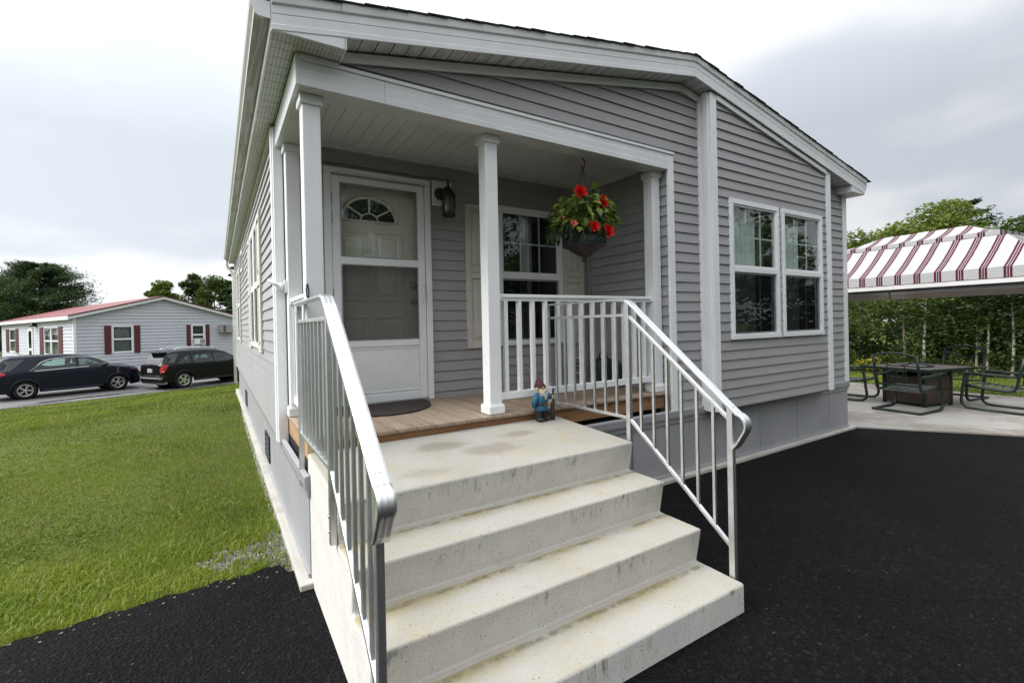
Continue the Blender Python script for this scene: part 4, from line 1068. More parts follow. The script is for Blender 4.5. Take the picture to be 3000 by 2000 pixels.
def leaf_mesh(cs, dirs, nrm, ln, wd, curl=.25):
    """pointed leaves with a folded midrib; arrays of N"""
    v = []; fcs = []
    for c, d, n_, l, w_ in zip(cs, dirs, nrm, ln, wd):
        d = d/np.linalg.norm(d); s_ = np.cross(d, n_); s_ /= (np.linalg.norm(s_)+1e-9); n_ = np.cross(s_, d)
        b = len(v)
        v += [c, c+d*l*.28+s_*w_*.42+n_*w_*.12, c+d*l*.60+s_*w_*.5-n_*l*curl*.15+n_*w_*.12, c+d*l*.86+s_*w_*.22-n_*l*curl*.5, c+d*l-n_*l*curl,
              c+d*l*.86-s_*w_*.22-n_*l*curl*.5, c+d*l*.60-s_*w_*.5-n_*l*curl*.15+n_*w_*.12, c+d*l*.28-s_*w_*.42+n_*w_*.12, c+d*l*.5-n_*l*curl*.08]
        fcs += [[b,b+1,b+8],[b+1,b+2,b+8],[b+2,b+3,b+8],[b+3,b+4,b+8],[b+4,b+5,b+8],[b+5,b+6,b+8],[b+6,b+7,b+8],[b+7,b,b+8]]
    mb = MB(); mb.v = [tuple(map(float, p)) for p in v]; mb.f = fcs; mb.sm = [True]*len(fcs); return mb
rg = np.random.default_rng(5); cs, ds, nn, ll, ww = [], [], [], [], []
for k in range(640):
    th = rg.uniform(0, 2*PI); ph = rg.beta(1.3, 1.1)
    r_ = .07+.195*ph**.6; el = rg.uniform(-.55, 1.0)
    p = np.array([hx+r_*math.cos(th)*math.cos(el*.9)*1.08, hy+r_*math.sin(th)*math.cos(el*.9), 2.475+.235*math.sin(el)*(.55+.5*ph)])
    out_ = np.array([math.cos(th), math.sin(th), 0.]); d = out_*rg.uniform(.4,1.1)+np.array([0,0,rg.uniform(-1.1,.25)])+rg.normal(0,.3,3)
    cs.append(p); ds.append(d); nn.append(out_*.7+np.array([0,0,1.])+rg.normal(0,.25,3)); l = rg.uniform(.048,.098); ll.append(l); ww.append(l*rg.uniform(.45,.62))
tag(leaf_mesh(cs, ds, nn, ll, ww).build('foliage', MT['begonia'], hb), kind='stuff')
cs, ds, nn, ll, ww = [], [], [], [], []
for k in range(44):
    th = rg.choice([PI*1.02, PI*.9, PI*1.2])+rg.normal(0,.18); r_ = rg.uniform(.22,.38)
    p = np.array([hx+r_*math.cos(th), hy+r_*math.sin(th)*.6, 2.43-(r_-.2)*.25-rg.uniform(0,.12)])
    cs.append(p); ds.append(np.array([-.25,-.05,-1.])+rg.normal(0,.2,3)); nn.append(np.array([-.8,-.6,.3])); l = rg.uniform(.05,.09); ll.append(l); ww.append(l*.35)
tag(leaf_mesh(cs, ds, nn, ll, ww).build('trailing_stems', MT['leaf_c'], hb), kind='stuff')
def flower(p, rad, mat, face, npet=26, seed=0):
    rg_ = np.random.default_rng(seed); f_ = np.array(face, float); f_ /= np.linalg.norm(f_)
    a = np.cross(f_, [0,0,1.]); a /= np.linalg.norm(a); b = np.cross(a, f_); cs, ds, nn, ll, ww = [], [], [], [], []
    for k in range(npet):
        t = k/npet; an = k*2.4; tilt = .15+1.15*t; dd = (a*math.cos(an)+b*math.sin(an))*math.sin(tilt)+f_*math.cos(tilt)
        cs.append(np.array(p)+dd*rad*.12); ds.append(dd+rg_.normal(0,.08,3)); nn.append(f_*math.sin(tilt)-(a*math.cos(an)+b*math.sin(an))*math.cos(tilt)*.6+f_*.2); l = rad*(.65+.45*t); ll.append(l); ww.append(l*.52)
    return leaf_mesh(cs, ds, nn, ll, ww, -.1).build('flower', mat, hb)
for i, (p, rad) in enumerate((((2.135,-.05,2.625),.066),((2.350,-.10,2.555),.048),((2.225,-.11,2.345),.054),((2.365,-.12,2.315),.066))): flower(p, rad, MT['petal'], (-.35+.1*i,-1,.25), seed=i)
flower((2.345,-.10,2.60), .035, MT['petal'], (.1,-1,.5), 14, 8); flower((2.065,-.05,2.37), .036, MT['petal2'], (-.4,-1,.1), 18, 9); flower((1.975,-.03,2.415), .017, MT['petal2'], (-.4,-1,.1), 10, 10)

# ================================================================== neighbour's house
nh = thing('neighbour_house', 'pale blue clapboard bungalow with a dark red roof and red shutters across the road', 'house', (-6.341, 26.338, -.6))
NC = Vector((-6.341, 26.338, 0)); ng = Vector((gx, gy, 0)); nn_ = Vector((-gy, gx, 0))
NW, ND, NB, NE, NR = 7.378, 17.0, -.58, 2.335, 3.40
def nP(a, b, z): p = NC+ng*a+nn_*b; return (p.x, p.y, z)
NS = pm('neighbour_siding', (.54,.555,.60), .5, .04, 1.2); NRED = pm('dark_red_paint', (.095,.016,.020), .5, .1, 3); NROOF = pm('red_roof_metal', (.20,.045,.045), .45, .12, 1.0)
NF = lambda a, z, o: nP(a, -o, z); NL = lambda b, z, o: nP(-o, b, z)
nrk = lambda a: NR-.10-(NR-NE)/(NW/2)*abs(a-NW/2)
gp = [(0,NB),(NW,NB),(NW,NE),(NW/2,NR-.06),(0,NE)]
gh = [(1.44,2.33,.52,1.90),(5.08,5.78,.75,1.90)]
g1 = wall_back(gp, NF, gh, nh, mat=NS); siding(gp, NB+.25, NF, gh, g1, NS, .172, .036)
lp_ = [(0,NB),(ND,NB),(ND,NE),(0,NE)]; lh_ = [(2.6,5.6,.42,1.92),(8.0,9.3,-.4,1.95),(12.6,14.6,.42,1.92)]
g2 = wall_back(lp_, NL, lh_, nh, mat=NS); siding(lp_, NB+.25, NL, lh_, g2, NS, .172, .036)
mb = MB(); mb.add([nP(NW,0,NB),nP(NW,ND,NB),nP(NW,ND,NE),nP(NW,0,NE)], [(0,1,2,3)]); mb.add([nP(0,ND,NB),nP(NW,ND,NB),nP(NW,ND,NE),nP(NW/2,ND,NR-.06),nP(0,ND,NE)], [(0,1,2,3,4)]); mb.add([nP(.05,.7,NB),nP(NW,.7,NB),nP(NW,.7,NE),nP(.05,.7,NE)], [(0,1,2,3)]); mb.add([nP(.7,.05,NB),nP(.7,ND,NB),nP(.7,ND,NE),nP(.7,.05,NE)], [(0,1,2,3)])
mb.build('wall', MT['room'], nh)
def nbox(a0,a1,b0,b1,z0,z1,name,mat,parent=nh):
    v = [nP(a,b,z) for z in (z0,z1) for a,b in ((a0,b0),(a1,b0),(a1,b1),(a0,b1))]
    return MB().add(v, [(3,2,1,0),(4,5,6,7),(0,1,5,4),(1,2,6,5),(2,3,7,6),(3,0,4,7)]).build(name, mat, parent)
nbox(-.04,.06,-.05,0,NB,NE,'corner_trim',WH); nbox(NW-.06,NW+.04,-.05,0,NB,NE,'corner_trim',WH); nbox(-.05,-.0,-.0,.09,NB,NE,'corner_trim',WH)
for s in (0, 1):
    e0 = -.28 if s == 0 else NW+.28; z0 = NE-.06; zt_ = NR+.05
    q = [(e0,z0),(NW/2,zt_-.10),(NW/2,zt_),(e0,z0+.10)]
    MB().prism([(e0,z0+.105),(NW/2,zt_+.005),(NW/2,zt_+.05),(e0,z0+.15)], lambda a, b: nP(a,-.28,b), lambda a, b: nP(a,ND+.2,b)).build('roof', NROOF, nh)
    MB().prism([(e0,z0-.04),(NW/2,zt_-.14),(NW/2,zt_+.00),(e0,z0+.10)], lambda a, b: nP(a,-.26,b), lambda a, b: nP(a,-.22,b)).build('fascia_board', WH, nh)
    MB().prism([(e0,z0+.10),(NW/2,zt_+.00),(NW/2,zt_+.055),(e0,z0+.155)], lambda a, b: nP(a,-.30,b), lambda a, b: nP(a,-.281,b)).build('roof_edge', NRED, nh)
    MB().prism([(e0,z0+.0),(NW/2,zt_-.11),(NW/2,zt_-.09),(e0,z0+.02)], lambda a, b: nP(a,-.22,b), lambda a, b: nP(a,0,b)).build('soffit', MT['soffit'], nh)
nbox(-.29,-.25,-.22,ND+.2,NE-.12,NE+.06,'fascia_board',WH); nbox(-.25,0,0,ND,NE-.05,NE-.03,'soffit',MT['soffit'])
nbox(-.06,NW+.05,-.045,-.01,NB-.3,NB+.24,'skirting',WH); nbox(-.045,-.01,-.01,ND,NB-.3,NB+.24,'skirting',WH)
window(NF, 1.50, 2.27, .57, 1.85, mats=('glass_far','glass_far'), casing=.07, curtain=(.1,.9), two=False, room=.6); window(NF, 5.14, 5.72, .80, 1.85, mats=('glass_far','glass_far'), casing=.07, curtain=None, two=False, room=.6)
for o in bpy.data.objects:
    if o.name.startswith('window') and o.parent == house and False: pass
nbox(1.134,1.40,-.06,-.03,.48,1.914,'shutter',NRED); nbox(2.37,2.63,-.06,-.03,.48,1.914,'shutter',NRED); nbox(4.83,5.03,-.06,-.03,.62,1.914,'shutter',NRED); nbox(5.83,6.03,-.06,-.03,.62,1.914,'shutter',NRED)
window(NL, 2.75, 4.05, .47, 1.87, mats=('glass_far','glass_far'), casing=.08, cols=2, curtain=(.1,.9), two=False, room=.6); window(NL, 4.25, 5.50, .47, 1.87, mats=('glass_far','glass_far'), casing=.08, cols=2, curtain=(.1,.9), two=False, room=.6)
window(NL, 12.8, 14.4, .47, 1.87, mats=('glass_far','glass_far'), casing=.1, cols=2, curtain=(.1,.9), two=False, room=.6)
for b0, b1 in ((1.9,2.6),(5.65,6.4),(11.8,12.6),(14.6,15.4)): nbox(-.06,-.03,b0,b1,.42,1.92,'shutter',NRED)
d_ = nbox(-.05,-.01,8.05,9.25,-.38,1.93,'door',WH); nbox(-.056,-.051,8.3,9.0,.75,1.75,'door_glass',MT['cardark'],d_); nbox(-.056,-.051,8.3,9.0,-.2,.6,'door_glass',MT['cardark'],d_)
mb = MB(); mb.lathe([(0,.14),(.05,.12),(.12,.0),(.20,-.10),(.19,-.11),(0,-.02)], nP(-.16,7.2,2.10), 16); mb.tube([nP(-.02,7.2,2.12),nP(-.10,7.2,2.26),nP(-.16,7.2,2.24)], .02, 6); mb.build('wall_lamp', BK, nh)
for o in list(nh.children): pass
# re-home windows that the helper parented to the near house
for o in list(house.children):
    if o.name.startswith('window'):
        v = o.data.vertices[0].co
        if v.y > 20: par(o, nh)
ac = thing('air_conditioner', 'beige box air conditioner sticking out of the blue wall beside the red shutter', 'air conditioner', nP(6.95,-.2,1.43))
nbox(6.52,7.34,-.46,-.02,1.43,1.86,'casing',pm('ac_beige', (.36,.34,.31), .5, .05, 3),ac); nbox(6.62,6.78,-.465,-.461,1.46,1.83,'grille',BK,ac)
for k in range(6): nbox(6.62,6.78,-.475,-.466,1.48+k*.06,1.50+k*.06,'grille_bar',MT['galv'],ac)
wa = thing('window_air_conditioner', 'white window air conditioner fitted under the raised sash of the right-hand red-shuttered window', 'air conditioner', nP(5.43,-.1,.8))
nbox(5.16,5.70,-.30,-.05,.80,1.12,'casing',WH,wa); nbox(5.42,5.66,-.306,-.301,.84,1.08,'grille',MT['galv'],wa)
sh = thing('red_shed', 'dark red shed partly hidden behind the end of the blue bungalow', 'shed', (2.9, 33.2, -.6))
NSH = Vector((2.9, 33.2, 0))
def sP(a, b, z): p = NSH+ng*a+nn_*b; return (p.x, p.y, z)
MB().add([sP(a,b,z) for z in (-.7,1.7) for a,b in ((-1.5,-1),(1.5,-1),(1.5,1),(-1.5,1))], [(3,2,1,0),(4,5,6,7),(0,1,5,4),(1,2,6,5),(2,3,7,6),(3,0,4,7)]).build('shed_wall', NRED, sh)
MB().prism([(-1.7,1.68),(0,2.4),(1.7,1.68),(1.7,1.76),(0,2.48),(-1.7,1.76)], lambda a, b: sP(a,-1.2,b), lambda a, b: sP(a,1.2,b)).build('roof', NRED, sh)
for k in range(2): MB().add([sP(a,-1.02,z) for z in (.9,1.3) for a in (-1.2+k*.6,-.9+k*.6)], [(0,1,3,2)]).build('window', WH, sh)

# ================================================================== cars
def car(name, label, loc, ang, col, P):
    """local frame: x forward from the rear bumper, y left, z up"""
    T = thing(name, label, 'car', loc, 'cars parked along the road', world=False); T.rotation_euler = (0, 0, ang)
    L, Wd = P['L'], P['W']/2; wr, xr_, xf_ = P['wr'], P['xr'], P['xf']
    top = lambda x: float(np.interp(x, *zip(*P['top']))); belt = lambda x: float(np.interp(x, *zip(*P['belt']))); bot = lambda x: float(np.interp(x, *zip(*P['bot'])))
    hw = lambda x: Wd*float(np.interp(x, *zip(*P['plan']))); rw = lambda x: Wd*float(np.interp(x, *zip(*P['roofw'])))
    xs_ = sorted(set(list(np.arange(0, L, .06))+[L]+[c+wr*1.13*math.cos(t) for c in (xr_, xf_) for t in np.linspace(0, PI, 25)]))
    def yside(x, z):
        b, tp = belt(x), top(x); w_ = hw(x)
        if z <= b: 
            t = (z-.2)/(b-.2); return w_*(.955+.045*math.sin(min(1, max(0, t))*PI*.75+.2)/1.0)
        t = min(1, (z-b)/max(.02, tp-.05-b)); return w_*(.955+.045*math.sin(.75*PI+.2))*(1-t)+rw(x)*t
    NB_, NT_ = 8, 8
    rows = []; body = MB()
    for x in xs_:
        zb = bot(x)
        for c in (xr_, xf_):
            d = abs(x-c); R = wr*1.13
            if d < R: zb = max(zb, wr*.98+math.sqrt(max(0, R*R-d*d)))
        b, tp = belt(x), top(x); b = max(b, zb+.01)
        half = []
        for k in range(NB_+1): z = zb+(b-zb)*k/NB_; half.append((yside(x, z), z))
        for k in range(1, NT_+1): z = b+(tp-.05-b)*k/NT_; half.append((yside(x, z), z))
        w_ = rw(x); half += [(w_*.93, tp-.022), (w_*.75, tp-.006), (w_*.4, tp), (0, tp+.004)]
        rows.append(half)
    nh_ = len(rows[0]); per = 2*nh_-1
    for x, half in zip(xs_, rows):
        for y, z in half: body.v.append((x, -y, z))
        for y, z in half[::-1][1:]: body.v.append((x, y, z))
    def inside(px, pz, poly):
        c_ = False; m = len(poly)
        for i in range(m):
            (x1, z1), (x2, z2) = poly[i], poly[(i+1) % m]
            if (z1 > pz) != (z2 > pz) and px < (x2-x1)*(pz-z1)/(z2-z1)+x1: c_ = not c_
        return c_
    for i in range(len(xs_)-1):
        for k in range(per-1):
            kk = k if k < nh_-1 else per-2-k
            if NB_ <= kk < NB_+NT_:
                cxs = [xs_[i], xs_[i+1]]; zs_ = [rows[i][kk][1], rows[i][kk+1][1], rows[i+1][kk][1], rows[i+1][kk+1][1]]
                if any(all(inside(a, zz, dl) for a in cxs for zz in (min(zs_), max(zs_))) for dl in P['dlo']): continue
            a = i*per+k; body.f.append([a, a+1, a+per+1, a+per]); body.sm.append(True)
    body.f.append(list(range(per))); body.sm.append(False); body.f.append([(len(xs_)-1)*per+k for k in range(per)][::-1]); body.sm.append(False)
    bo = body.build('body', col, T)
    IN = MT['room']
    # cabin interior
    m = MB(); m.box(P['dlo'][0][0][0]+.1 if False else .5, L-1.2, -Wd*.86, Wd*.86, .42, .5); m.build('cabin_floor', MT['void'], T)
    for cx, cy in P['seats']:
        m = MB(); m.box(cx-.10, cx+.06, cy-.24, cy+.24, .5, belt(2)+.14); m.ball((cx-.06, cy, belt(2)+.30), .06, .13, .11); m.box(cx-.08, cx-.05, cy-.05, cy+.05, belt(2)+.1, belt(2)+.22); m.build('seat', MT['seat'], T, bevel=.03)
    m = MB(); m.tube([(P['wheelx']+.10*math.cos(a)*.3, .38+.19*math.sin(a), belt(2)+.02+.19*math.cos(a)) for a in np.linspace(0, 2*PI, 20)[:-1]], .018, 6, True); m.build('steering_wheel', BK, T)
    # side panes
    for s in (-1, 1):
        for dl in P['dlo']:
            m = MB(); cx = sum(p[0] for p in dl)/len(dl); cz = sum(p[1] for p in dl)/len(dl)
            q = []
            for i in range(len(dl)):
                (x1, z1), (x2, z2) = dl[i], dl[(i+1) % len(dl)]
                for t in (0, .34, .67): q.append((x1+(x2-x1)*t, z1+(z2-z1)*t))
            m.v = [(cx, s*(yside(cx, cz)+.004), cz)]+[(x, s*(yside(x, z)+.004), z) for x, z in q]
            m.f = [[0, 1+i, 1+(i+1) % len(q)] for i in range(len(q))]; m.sm = [False]*len(q); m.build('window', MT['carglass'], T)
        m = MB(); qp = P['quarter']; cx = sum(p[0] for p in qp)/len(qp); cz = sum(p[1] for p in qp)/len(qp); q = []
        for i in range(len(qp)):
            (x1, z1), (x2, z2) = qp[i], qp[(i+1) % len(qp)]
            for t in (0, .34, .67): q.append((x1+(x2-x1)*t, z1+(z2-z1)*t))
        m.v = [(cx, s*(yside(cx, cz)+.006), cz)]+[(x, s*(yside(x, z)+.005), z) for x, z in q]
        m.f = [[0, 1+i, 1+(i+1) % len(q)] for i in range(len(q))]; m.sm = [False]*len(q); m.build('quarter_window', MT['cardark'], T)
        for tr, mat_, r_ in P['trim']:
            MB().tube([(x, s*(yside(x, z)+.006), z) for x, z in tr], r_, 6, P['trimclosed']).build('window_trim', mat_, T)
        # door seams, handles, sill
        for x in P['seams']:
            MB().tube([(x+.04*math.sin((z-.3)*2.5), s*(yside(x, z)+.0005), z) for z in np.linspace(bot(x)+.10, belt(x)-.01, 8)], .005, 4).build('door_seam', MT['void'], T)
        for x in P['handles']:
            MB().bar((x, s*(hw(x)*.99+.02), belt(x)-.10), (x+.17, s*(hw(x)*.99+.02), belt(x)-.095), .02, .025).build('door_handle', col, T, bevel=.006)
        m = MB(); xs2 = np.linspace(xr_+wr*1.2, xf_-wr*1.2, 10)
        m.tube([(x, s*(hw(x)*.965), bot(x)+.05) for x in xs2], .045, 6); m.build('sill', P['sill'], T)
        for c in (xr_, xf_):
            m = MB(); an = np.linspace(-.08, PI+.08, 22); rr_ = wr*1.16
            m.tube([(c+rr_*math.cos(a), s*(yside(c+rr_*math.cos(a), .6)+.006), wr*.98+rr_*math.sin(a)) for a in an], .030 if P['flare'] else .02, 6); m.build('wheel_arch', col, T)
            m = MB(); m.lathe([(0,-.02),(wr*1.12,-.02),(wr*1.12,.30)], (c, s*Wd*.50, wr*.98), 24, 'y') if s > 0 else m.lathe([(0,.02),(wr*1.12,.02),(wr*1.12,-.30)], (c, s*Wd*.50, wr*.98), 24, 'y'); m.build('wheel_well', MT['void'], T)
            wh = MB(); wy = s*(Wd*.965)
            ty = [(wr*.60,-.10),(wr*.74,-.112),(wr*.92,-.105),(wr*.99,-.08),(wr,-.05),(wr,.05),(wr*.99,.08),(wr*.92,.105),(wr*.74,.112),(wr*.60,.10)]
            wh.lathe(ty, (c, wy-s*.11, wr), 30, 'y'); w_o = wh.build('wheel', MT['tyre'], T)
            m = MB(); m.lathe([(0,0),(wr*.6,0)], (c, wy-s*.045, wr), 24, 'y'); m.build('wheel_disc', MT['void'], w_o)
            m = MB(); m.lathe([(wr*.58,-.03),(wr*.66,-.02),(wr*.67,.012),(wr*.62,.016),(wr*.57,-.01)] if s > 0 else [(wr*.58,.03),(wr*.66,.02),(wr*.67,-.012),(wr*.62,-.016),(wr*.57,.01)], (c, wy, wr), 30, 'y')
            for k in range(5):
                a0 = k*2*PI/5+.3+c
                for da in ((-.17,.17) if P['spokes'] == 2 else (0,)):
                    p0 = Vector((c+.10*wr*math.cos(a0), wy+s*.004, wr+.10*wr*math.sin(a0))); p1 = Vector((c+.62*wr*math.cos(a0+da), wy-s*.002, wr+.62*wr*math.sin(a0+da)))
                    m.bar(p0, p1, .030 if P['spokes'] == 2 else wr*.26, .02, (0, 1, 0))
            m.lathe([(0,.014*s),(wr*.12,.010*s),(wr*.16,-.01*s)], (c, wy, wr), 16, 'y'); m.build('rim', MT['rim_alloy'], w_o)
        # mirror
        mx, mz = P['mirror']
        MB().ball((mx, s*(hw(mx)+.09), mz), .075, .10, .075, 12, 8).build('mirror', BK if P['mirrorblack'] else col, T)
        MB().bar((mx, s*hw(mx)*.9, mz-.05), (mx, s*(hw(mx)+.07), mz-.04), .05, .03).build('mirror_arm', BK, T)
        # lamps
        m = MB(); hl = P['head']
        m.v = [(x, s*(yside(min(x, L-.02), z)+.006) if w_ is None else s*w_, z) for x, z, w_ in hl]; m.f = [list(range(len(hl)))]; m.sm = [False]; m.build('headlight', MT['lamp_clear'], T)
        tl = P['tail']; m = MB()
        tx0, tx1 = min(p[0] for p in tl), max(p[0] for p in tl); cols_ = []
        for x in np.linspace(tx0, tx1, 9):
            zs_ = [zz for zz in (tl[i][1]+(tl[(i+1) % len(tl)][1]-tl[i][1])*((x-tl[i][0])/(tl[(i+1) % len(tl)][0]-tl[i][0]+1e-9)) for i in range(len(tl)) if min(tl[i][0], tl[(i+1) % len(tl)][0])-1e-6 <= x <= max(tl[i][0], tl[(i+1) % len(tl)][0])+1e-6)]
            cols_.append((x, min(zs_), max(zs_)))
        for x, za, zb in cols_:
            for q in range(4):
                zz = za+(zb-za)*q/3; m.v.append((x-.01, s*(yside(max(x, .0), zz)+.012), zz))
        m.v += [(tx0-.012, s*(hw(0)*.72), cols_[0][1]), (tx0-.012, s*(hw(0)*.72), cols_[0][2])]
        for i in range(8):
            for q in range(3): m.f.append([i*4+q, (i+1)*4+q, (i+1)*4+q+1, i*4+q+1]); m.sm.append(True)
        m.f.append([0, 3, 37, 36]); m.sm.append(False); m.build('tail_light', MT['lamp_red'], T)
        if P.get('tailwhite'):
            for tw in P['tailwhite']:
                m = MB(); m.v = [(a, s*(yside(max(a, .05), b)+.016), b) for a, b in tw]; m.f = [list(range(len(tw)))]; m.sm = [False]; m.build('tail_light_lens', MT['lamp_clear'], T)
    # windscreen and rear glass
    for (x0, x1, nm) in P['screens']:
        m = MB(); n = 10
        for i in range(n+1):
            x = x0+(x1-x0)*i/n
            for j in range(9):
                u_ = -1+2*j/8; w_ = rw(x)*.90*u_; m.v.append((x+(-.010 if nm == 'rear_window' else .010), w_, top(x)+.008-.024*abs(u_)**5))
        for i in range(n):
            for j in range(8): m.f.append([i*9+j, (i+1)*9+j, (i+1)*9+j+1, i*9+j+1]); m.sm.append(True)
        m.build(nm, MT['cardark'], T)
    # bumpers
    for (x0, x1, z0, z1, mat_, nm) in P['bump']:
        m = MB(); ys = np.linspace(-1, 1, 15); rear = x1 < L/2
        for yv in ys:
            inn = (abs(yv)**4)*.16; xa = x0+inn if rear else x1-inn
            xb = x1 if rear else x0
            for z in (z0, z1): m.v += [(xa, yv*Wd*.985, z), (xb, yv*Wd*.985, z)]
        for i in range(14):
            b = i*4; m.f += [[b,b+4,b+6,b+2],[b+2,b+6,b+7,b+3],[b,b+1,b+5,b+4]]; m.sm += [True, False, False]
        m.f += [[0,2,3,1],[56,57,59,58]]; m.sm += [False]*2
        m.build(nm, mat_, T, bevel=.012)
    for fn in P['extra']: fn(T)
    return T
MT['seat'] = pm('seat_fabric', (.05,.05,.055), .9, .1, 5); MT['tyre'] = pm('tyre_rubber', (.012,.012,.012), .85, .2, 20); MT['rim_alloy'] = pm('alloy_rim', (.55,.55,.56), .32, .06, 6, metal=.85)
MT['lamp_clear'] = pm('lamp_lens', (.55,.57,.6), .1, .1, 10, spec=.8); MT['lamp_red'] = pm('red_lamp_lens', (.50,.012,.012), .15, .25, 14, spec=.7)
NAVY = pm('navy_car_paint', (.0048,.0062,.0175), .30, .1, 3, spec=.35); CBLK = pm('black_car_paint', (.005,.005,.006), .30, .1, 3, spec=.3); CHR = pm('chrome', (.72,.72,.73), .15, .03, 5, metal=1.0); GRYP = pm('grey_bumper_plastic', (.22,.22,.225), .5, .08, 8)
dlA = [(1.02,1.02),(1.40,1.33),(1.62,1.42),(2.05,1.455),(2.36,1.46),(2.34,1.08),(1.3,1.035)]
dlB = [(2.46,1.46),(2.80,1.43),(3.10,1.34),(3.44,1.12),(3.42,1.085),(2.44,1.08)]
def ex1(T):
    MB().box(.0,.40,-.62,-.58,1.575,1.60).build('roof_rail', CHR, T)
    MB().tube([(.95,-.15,1.60),(.72,-.15,1.73)], .008, 5).build('aerial', BK, T)
    MB().tube([(x, 0, 1.6) for x in (.1,.12)], .02, 5).build('brake_lamp', MT['lamp_red'], T)
P1 = dict(quarter=[(.18,1.06),(.30,1.34),(.42,1.44),(.95,1.47),(.70,1.22),(.52,1.07)], L=4.52, W=1.78, wr=.335, xr=.92, xf=3.66, top=[(0,1.02),(.06,1.10),(.20,1.30),(.36,1.50),(.55,1.575),(1.2,1.60),(2.0,1.60),(2.5,1.565),(2.85,1.48),(3.2,1.31),(3.52,1.13),(3.75,1.075),(4.1,1.02),(4.34,.93),(4.48,.80),(4.52,.72)],
    belt=[(0,.96),(.9,1.01),(1.5,1.03),(3.4,1.05),(3.6,1.02),(4.1,.94),(4.4,.82),(4.52,.66)], bot=[(0,.36),(.25,.26),(.6,.24),(4.1,.22),(4.4,.24),(4.52,.34)],
    plan=[(0,.80),(.12,.91),(.4,.985),(1,1),(3.6,1),(4.1,.96),(4.36,.86),(4.52,.70)], roofw=[(0,.66),(.5,.70),(1.5,.73),(2.5,.72),(3.1,.76),(3.5,.86),(4.1,.84),(4.4,.7),(4.52,.5)],
    dlo=[dlA, dlB], trim=[([(1.02,1.02),(1.40,1.345),(1.62,1.435),(2.05,1.472),(2.42,1.478),(2.80,1.447),(3.10,1.357),(3.46,1.12),(3.50,1.075),(2.4,1.065),(1.25,1.022)], CHR, .013)], trimclosed=True,
    seams=[1.55,2.40,3.38], handles=[1.45,2.35], sill=NAVY, flare=True, spokes=2, seats=[(1.5,-.36),(1.5,.36),(2.45,-.36),(2.45,.36)], wheelx=2.95, mirror=(3.22,1.12), mirrorblack=False,
    head=[(4.14,.86,None),(4.40,.80,None),(4.475,.72,.60),(4.49,.80,.50),(4.40,.88,.60),(4.10,.95,None)], tail=[(.02,.80),(.44,.95),(.40,1.02),(.05,1.04),(.0,.92)], tailwhite=[[(.05,.90),(.16,.93),(.16,.97),(.05,.95)],[(.05,.82),(.14,.86),(.13,.885),(.05,.85)]],
    screens=[(2.82,3.50,'windscreen'),(.07,.36,'rear_window')], bump=[(-.04,.28,.30,.62,NAVY,'rear_bumper'),(4.2,4.55,.26,.58,NAVY,'front_bumper')], extra=[ex1])
d1 = Vector((-3.97+6.55, 21.45-20.35)); a1 = math.atan2(d1.y, d1.x)
def place(T, P, px, py, a):       # near-side rear wheel contact at px,py
    lx_, ly_ = P['xr'], -P['W']/2*.965+.11
    c_, s_ = math.cos(a), math.sin(a); T.location = (px-(lx_*c_-ly_*s_), py-(lx_*s_+ly_*c_), -.835); T.rotation_euler = (0, 0, a)
c1 = car('parked_car', 'navy blue crossover with chrome window trim parked on the road', (0,0,0), 0, NAVY, P1); place(c1, P1, -6.58, 20.45, a1)
dl2 = [[(.62,1.05),(1.02,1.33),(1.14,1.355),(1.12,1.07)],[(1.24,1.36),(1.9,1.405),(2.06,1.40),(2.10,1.05),(1.28,1.04)],[(2.16,1.40),(2.5,1.385),(2.85,1.29),(3.22,1.07),(3.18,1.045),(2.18,1.045)]]
def ex2(T):
    for s in (-1, 1):
        MB().tube([(.62,s*.56,1.60),(.74,s*.56,1.67),(1.0,s*.56,1.685),(2.1,s*.56,1.675),(2.3,s*.56,1.655),(2.42,s*.56,1.60)], .019, 6).build('roof_rail', CHR, T)
    MB().box(.02,.36,-.62,.62,1.515,1.540).build('spoiler', CBLK, T, bevel=.015)
    MB().tube([(.75,.1,1.60),(.55,.1,1.76)], .006, 5).build('aerial', BK, T)
    MB().box(-.035,.02,-.16,.16,.72,.86).build('number_plate', pm('number_plate', (.52,.52,.48), .5, .25, 40), T)
    m = MB()
    for k in range(6): m.box(-.037,-.0355,-.12+k*.042,-.095+k*.042,.76,.81)
    m.build('plate_characters', pm('plate_ink', (.10,.10,.14), .6, .1, 10), T)
    MB().bar((-.03,-.25,.68),(-.03,.25,.68),.03,.02).build('plate_trim', CHR, T)
    MB().tube([(-.02,.30,1.02),(-.03,-.05,1.03),(-.02,-.12,1.05)], .012, 5).build('rear_wiper', BK, T)
